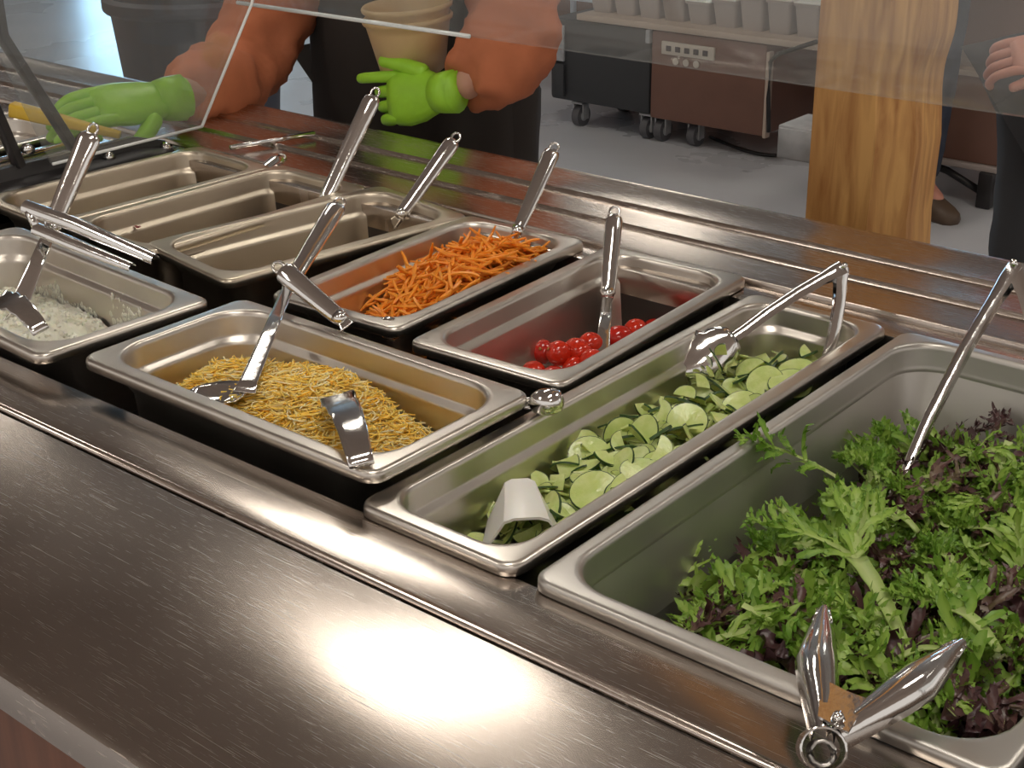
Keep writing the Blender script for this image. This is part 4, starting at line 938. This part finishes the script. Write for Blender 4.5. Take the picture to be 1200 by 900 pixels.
def hand(name, wrist, dirv, palm_n, m, parent, flex=(.3, .5, .6, .7, .8), side=1, size=1.0, tflex=.3, tsp=.75):
    """palm and five separate fingers; dirv wrist->knuckles, palm_n = out of the back of the hand; side = towards thumb"""
    wrist = Vector(wrist); d = Vector(dirv).normalized(); n = Vector(palm_n); n = (n - d * n.dot(d)).normalized(); s_ = d.cross(n).normalized() * side; k = size
    V = [V3(wrist - d * .03 * k, .026 * k), V3(wrist, .025 * k), V3(wrist + d * .035 * k, .031 * k), V3(wrist + d * .065 * k, .031 * k), V3(wrist + d * .082 * k, .024 * k)]
    V = [(x, y, z, r, r * (.55 if i > 1 else .85)) for i, (x, y, z, r) in enumerate(V)]
    # skin radius axes are not oriented, so build the palm as a loft
    mb = MB(); rings = []
    for (t_, hw, ht) in ((-.035, .029, .025), (0, .027, .021), (.025, .038, .019), (.055, .043, .017), (.078, .041, .014), (.092, .034, .010)):
        rings.append([wrist + d * t_ * k + s_ * (hw * k * math.cos(a)) + n * (ht * k * math.sin(a)) for a in [2 * PI * q / 14 for q in range(14)]])
    mb.loft(rings); h = mb.build(name, m, parent, smooth=True)
    for i, (off, ln, fx) in enumerate(zip((.031, .011, -.010, -.029), (.072, .080, .074, .058), flex[1:])):
        p = wrist + d * .066 * k + s_ * off * k; pts = [V3(p, .0098 * k)]; ang = fx * .4; dirn = d.copy()
        p = p + d * .024 * k; pts.append(V3(p, .0098 * k))
        for seg in (.45, .32, .23):
            ang2 = ang; dirn = (d * math.cos(ang2) - n * math.sin(ang2)) + s_ * off * 1.2; dirn.normalize(); p = p + dirn * ln * seg * k; pts.append(V3(p, .0088 * k if seg > .3 else .0075 * k)); ang += fx
        chain('finger', pts, m, h)
    p = wrist + d * .018 * k + s_ * .028 * k; pts = [V3(p, .014 * k)]; dd = (d * .75 + s_ * tsp - n * tflex).normalized()
    for seg, r in ((.035, .012), (.030, .0105), (.024, .0088)): p = p + dd * seg * k; pts.append(V3(p, r * k)); dd = (dd + d * .35).normalized()
    chain('thumb', pts, m, h); return h
def head(parent, c, f, skinm, hairm, r=.095):
    """face features on the head end of the body; f = facing direction"""
    c = Vector(c); f = Vector(f).normalized(); s_ = f.cross(Vector((0, 0, 1))).normalized()
    for q in (-1, 1):
        e = c + f * r * .88 + s_ * q * .032 + Vector((0, 0, .012)); mb = MB(); mb.add([v * .011 + e for v in iv], ifc); mb.build('eye', M['eye'], parent, smooth=True)
        mb = MB(); p = c + s_ * q * r * .86; mb.add([Vector((v.x * .012, v.y * .018, v.z * .03)) + p for v in iv], ifc); mb.build('ear', skinm, parent, smooth=True)
    chain('nose', [V3(c + f * r * .92 + Vector((0, 0, .02)), .008), V3(c + f * r * 1.18 - Vector((0, 0, .02)), .013), V3(c + f * r * .95 - Vector((0, 0, .028)), .010)], skinm, parent, 1)
    chain('mouth', [V3(c + f * r * .93 - Vector((0, 0, .052)) - s_ * .022, .005), V3(c + f * r * 1.0 - Vector((0, 0, .052)), .008), V3(c + f * r * .93 - Vector((0, 0, .052)) + s_ * .022, .005)], M['lips'], parent, 1)
    bm = bmesh.new(); bmesh.ops.create_uvsphere(bm, u_segments=20, v_segments=14, radius=1)
    V = []; 
    for v in bm.verts: q = Vector((v.co.x * r * 1.05, v.co.y * r * 1.05, v.co.z * r * 1.25)); fr = max(0, q.normalized().dot(f)); V.append(c - f * .018 + q * (1 - .32 * fr * (1 if q.z < .06 else .2)) + Vector((0, 0, .022)))
    F = [tuple(v.index for v in fc.verts) for fc in bm.faces]; bm.free(); mesh('hair', V, F, hairm, parent)
def person(label, J, face, skinm, top, bottom, shoes, hairm, sleeve_to='wrist', hip=.135, arms=True, facev=(0, -1, 0), sl=1.0):
    base = Vector((J['pelvis'].x, J['pelvis'].y, 0)); t = thing('person', base, label, 'person'); T = lambda p: Vector(p) - base
    j = {k: T(v) for k, v in J.items()}
    V = [V3(j['pelvis'], .11), V3((j['pelvis'] + j['chest']) / 2, .10), V3(j['chest'], .115), V3(j['neck'], .055), V3(j['neck'] + (j['head'] - j['neck']) * .4, .05), V3(j['head'] - Vector((0, 0, .045)) , .070), V3(j['head'] + Vector((0, 0, .03)), .092), V3(j['head'] + Vector((0, 0, .09)), .06)]
    E = [(0, 1), (1, 2), (2, 3), (3, 4), (4, 5), (5, 6), (6, 7)]
    for s_ in 'lr':
        n = len(V); V += [V3(j['sh' + s_], .05), V3(j['el' + s_], .038), V3(j['wr' + s_], .026)]; E += [(2, n), (n, n + 1), (n + 1, n + 2)]
        n = len(V); V += [V3(j['hip' + s_], .085), V3(j['kn' + s_], .055), V3(j['an' + s_], .038), V3(j['an' + s_] + Vector(facev) * .11 - Vector((0, 0, .045)), .03)]; E += [(0, n), (n, n + 1), (n + 1, n + 2), (n + 2, n + 3)]
    body = skin('body', V, E, skinm, t)
    head(t, j['head'], face, skinm, hairm)
    # shirt
    V = [V3(j['pelvis'] + Vector((0, 0, .04)), .135), V3((j['pelvis'] + j['chest']) / 2, .125), V3(j['chest'], .14), V3(j['neck'] - Vector((0, 0, .035)), .062)]; E = [(0, 1), (1, 2), (2, 3)]
    for s_ in 'lr':
        n = len(V); w = j['wr' + s_]; e = j['el' + s_]; sh = j['sh' + s_]
        V += [V3(sh, .072), V3(sh.lerp(e, .55), .066 * sl), V3(e, .062 * sl), V3(e.lerp(w, .45), .056 * sl), V3(e.lerp(w, .86), .042 * sl)]; E += [(2, n), (n, n + 1), (n + 1, n + 2), (n + 2, n + 3), (n + 3, n + 4)]
    o = skin('shirt', V, E, top, t, 3)
    tx = bpy.data.textures.get('folds') or bpy.data.textures.new('folds', 'CLOUDS'); tx.noise_scale = .045
    dm = o.modifiers.new('d', 'DISPLACE'); dm.texture = tx; dm.strength = .036; dm.mid_level = .5
    V = [V3(j['pelvis'] + Vector((0, 0, .02)), .145)]; E = []
    for s_ in 'lr':
        n = len(V); hp, kn, an = j['hip' + s_], j['kn' + s_], j['an' + s_]
        V += [V3(hp, .105), V3(hp.lerp(kn, .5), .092), V3(kn, .074), V3(kn.lerp(an, .5), .066), V3(an + Vector((0, 0, .0)), .058)]; E += [(0, n), (n, n + 1), (n + 1, n + 2), (n + 2, n + 3), (n + 3, n + 4)]
    o = skin('trousers', V, E, bottom, t); dm = o.modifiers.new('d', 'DISPLACE'); dm.texture = tx; dm.strength = .012; dm.mid_level = .5
    fv = Vector(facev)
    for s_ in 'lr':
        a = j['an' + s_].copy(); a.z = 0; mb = MB(); side = Vector((fv.y, -fv.x, 0)); rings = []
        for (q, hw, h) in ((-.075, .022, .05), (-.065, .034, .085), (0, .040, .10), (.06, .046, .075), (.13, .048, .055), (.17, .036, .042), (.185, .015, .03)):
            rings.append([a + fv * q + side * (hw * c_) + Vector((0, 0, h * z_)) for c_, z_ in ((-.9, 0), (-1, .25), (-.85, .7), (-.4, 1), (.4, 1), (.85, .7), (1, .25), (.9, 0))])
        mb.loft(rings); mb.build('shoe', shoes, t, smooth=True)
    return t
# A: server with lime gloves
A_ = lambda u, v, y: at(u, v, y=y)
J = dict(pelvis=Vector((-1.68, 1.80, .93)), chest=Vector((-1.67, 1.80, 1.20)), neck=Vector((-1.66, 1.78, 1.40)), head=Vector((-1.66, 1.74, 1.535)),
         shl=Vector((-1.48, 1.77, 1.31)), ell=A_(602, 62, 1.60), wrl=A_(526, 108, 1.50), shr=Vector((-1.83, 1.76, 1.30)), elr=A_(286, 88, 1.52), wrr=A_(198, 116, 1.27),
         hipl=Vector((-1.575, 1.80, .84)), hipr=Vector((-1.785, 1.80, .84)), knl=Vector((-1.58, 1.82, .47)), knr=Vector((-1.79, 1.82, .47)), anl=Vector((-1.58, 1.84, .08)), anr=Vector((-1.79, 1.84, .08)))
pa = person('server in a rust orange shirt, charcoal apron and lime gloves holding a beige bowl', J, (-.3, -.9, -.4), M['skin'], M['rust'], M['apron'], M['shoe'], M['hair'], sl=1.2)
base = Vector((J['pelvis'].x, J['pelvis'].y, 0))
# apron: curved sheet over front and sides
V = []; F = []; nu, nv = 16, 18
for i in range(nu + 1):
    z = .42 + (1.34 - .42) * i / nu; bib = z > 1.08
    hwid = (.215 + .02 * (1.0 - z) if not bib else .215 - .11 * smooth01((z - 1.08) / .2))
    for j_ in range(nv + 1):
        q = j_ / nv * 2 - 1; a = q * (1.35 if not bib else 1.35 - .5 * smooth01((z - 1.08) / .2))
        fold = .006 * math.sin(q * 9 + z * 5) * smooth01((1.0 - z) / .4)
        V.append(Vector((hwid * math.sin(a) / math.sin(1.35) if abs(a) > 0 else 0, -.165 * math.cos(a) - .012 + fold - (.01 if z < 1.1 else 0), z)))
for i in range(nu):
    for j_ in range(nv): a = i * (nv + 1) + j_; F.append((a, a + 1, a + nv + 2, a + nv + 1))
o = mesh('apron', V, F, M['apron'], pa); sm = o.modifiers.new('s', 'SOLIDIFY'); sm.thickness = .004
# gloves
lw = J['wrl'] - base; gd = (A_(446, 116, 1.49) - A_(526, 108, 1.50)).normalized()
hl = hand('glove', lw + gd * .018, gd, (.50, -.70, .25), M['glove'], pa, flex=(.2, .10, .75, .85, .9), side=1, size=1.0, tflex=-.1, tsp=.30)
mb = MB(); mb.tube([lw + gd * -.012, lw + gd * .004, lw + gd * .02], [.031, .030, .028], 16); mb.build('glove_cuff', M['glove'], pa, smooth=True)
rw = J['wrr'] - base; gd = (A_(70, 130, 1.12) - A_(196, 116, 1.27)).normalized()
hand('glove', rw + gd * .01, gd, (.35, -.25, .9), M['glove'], pa, flex=(.3, .35, .45, .5, .55), side=-1, size=1.08, tflex=.5)
mb = MB(); mb.tube([rw + gd * -.02, rw + gd * .004, rw + gd * .02], [.034, .032, .028], 16); mb.build('glove_cuff', M['glove'], pa, smooth=True)
# yellow handled tool in the right hand
p, q = at(15, 128, y=1.07), at(140, 158, y=1.14); mb = MB((p + q) / 2); mb.sweep([p, lerp(p, q, .3), lerp(p, q, .7), q], rsec(.5, 4), [(.011, .010), (.011, .009), (.007, .006), (.005, .005)]); o = mb.build('serving_scoop', M['yellow'], smooth=True); o.location = (p + q) / 2; tag(o, 'yellow handled scoop gripped in the lime glove at left', 'scoop')
# beige bowls, nested
bp_ = A_(484, 70, 1.545)
for i in range(2):
    cz = A_(484, 84, 1.545).z if i == 0 else A_(484, 84, 1.545).z + .017
    n = 30; rr_ = [(.040, 0), (.047, .004), (.0585, .052), (.0605, .060), (.0645, .0625), (.0655, .066), (.063, .0685), (.0595, .066), (.057, .058), (.044, .006)]
    o = MB().loft([circ(r * 1.03, z * 1.22, 30) for r, z in rr_]).build('paper_bowl', M['bowl'], smooth=True); o.location = (bp_.x, bp_.y, cz); o.rotation_euler = (.06, -.04, 0)
    tag(o, ['lower beige paper bowl held by the server', 'upper beige paper bowl nested in the one the server holds'][i], 'bowl', 'nested beige bowls')
# B: person behind the pillar in dark jeans
def stand(x, y, h, face, dx=.10, spread=.0):
    f = Vector(face).normalized(); s_ = Vector((f.y, -f.x, 0)); P_ = lambda q, w, z: Vector((x, y, 0)) + s_ * q + f * w + Vector((0, 0, z * h))
    return dict(pelvis=P_(0, 0, .54), chest=P_(0, 0, .72), neck=P_(0, 0, .83), head=P_(0, .02, .915), shl=P_(.17, 0, .80), ell=P_(.23, .02, .62), wrl=P_(.22, .10, .50), shr=P_(-.17, 0, .80), elr=P_(-.23, .02, .62), wrr=P_(-.22, .10, .50),
                hipl=P_(dx, 0, .50), hipr=P_(-dx, 0, .50), knl=P_(dx + spread, .02, .28), knr=P_(-dx - spread, .02, .28), anl=P_(dx + spread, 0, .05), anr=P_(-dx - spread, 0, .05)), f
lp = at(1054, 254, z=0)
J, f = stand(lp.x - .03, lp.y + .03, 1.72, (.88, -.47, 0), .09)
pb = person('person in dark jeans and brown shoes mostly hidden behind the timber pillar', J, f, M['skin2'], M['trousers'], M['jeans'], M['shoe'], M['hair'], facev=f)
b0 = Vector((J['pelvis'].x, J['pelvis'].y, 0))
for s_ in 'lr': hand('hand', J['wr' + s_] - b0, (0.1, .1, -1), f.cross(Vector((0, 0, 1))) * (1 if s_ == 'l' else -1), M['skin2'], pb, side=1 if s_ == 'l' else -1)
# C: customer at the right edge
J, f = stand(-.745, 2.42, 1.70, (-.2, -1, 0), .095)
J['ell'] = at(1310, 40, y=2.36); J['wrl'] = at(1248, 60, y=2.22)
pc = person('customer at the right edge in a coral top and charcoal trousers', J, f, M['skin2'], M['coral'], M['trousers'], M['shoe'], M['hair'], facev=f)
b0 = Vector((J['pelvis'].x, J['pelvis'].y, 0))
hand('hand', J['wrr'] - b0, (0, .1, -1), (1, 0, 0), M['skin2'], pc, side=1)
hand('hand', J['wrl'] - b0, (-.8, -.5, -.1), (.3, -.6, .7), M['skin2'], pc, side=-1, flex=(.4, .8, .9, 1.0, 1.0), size=.85, tsp=.3)
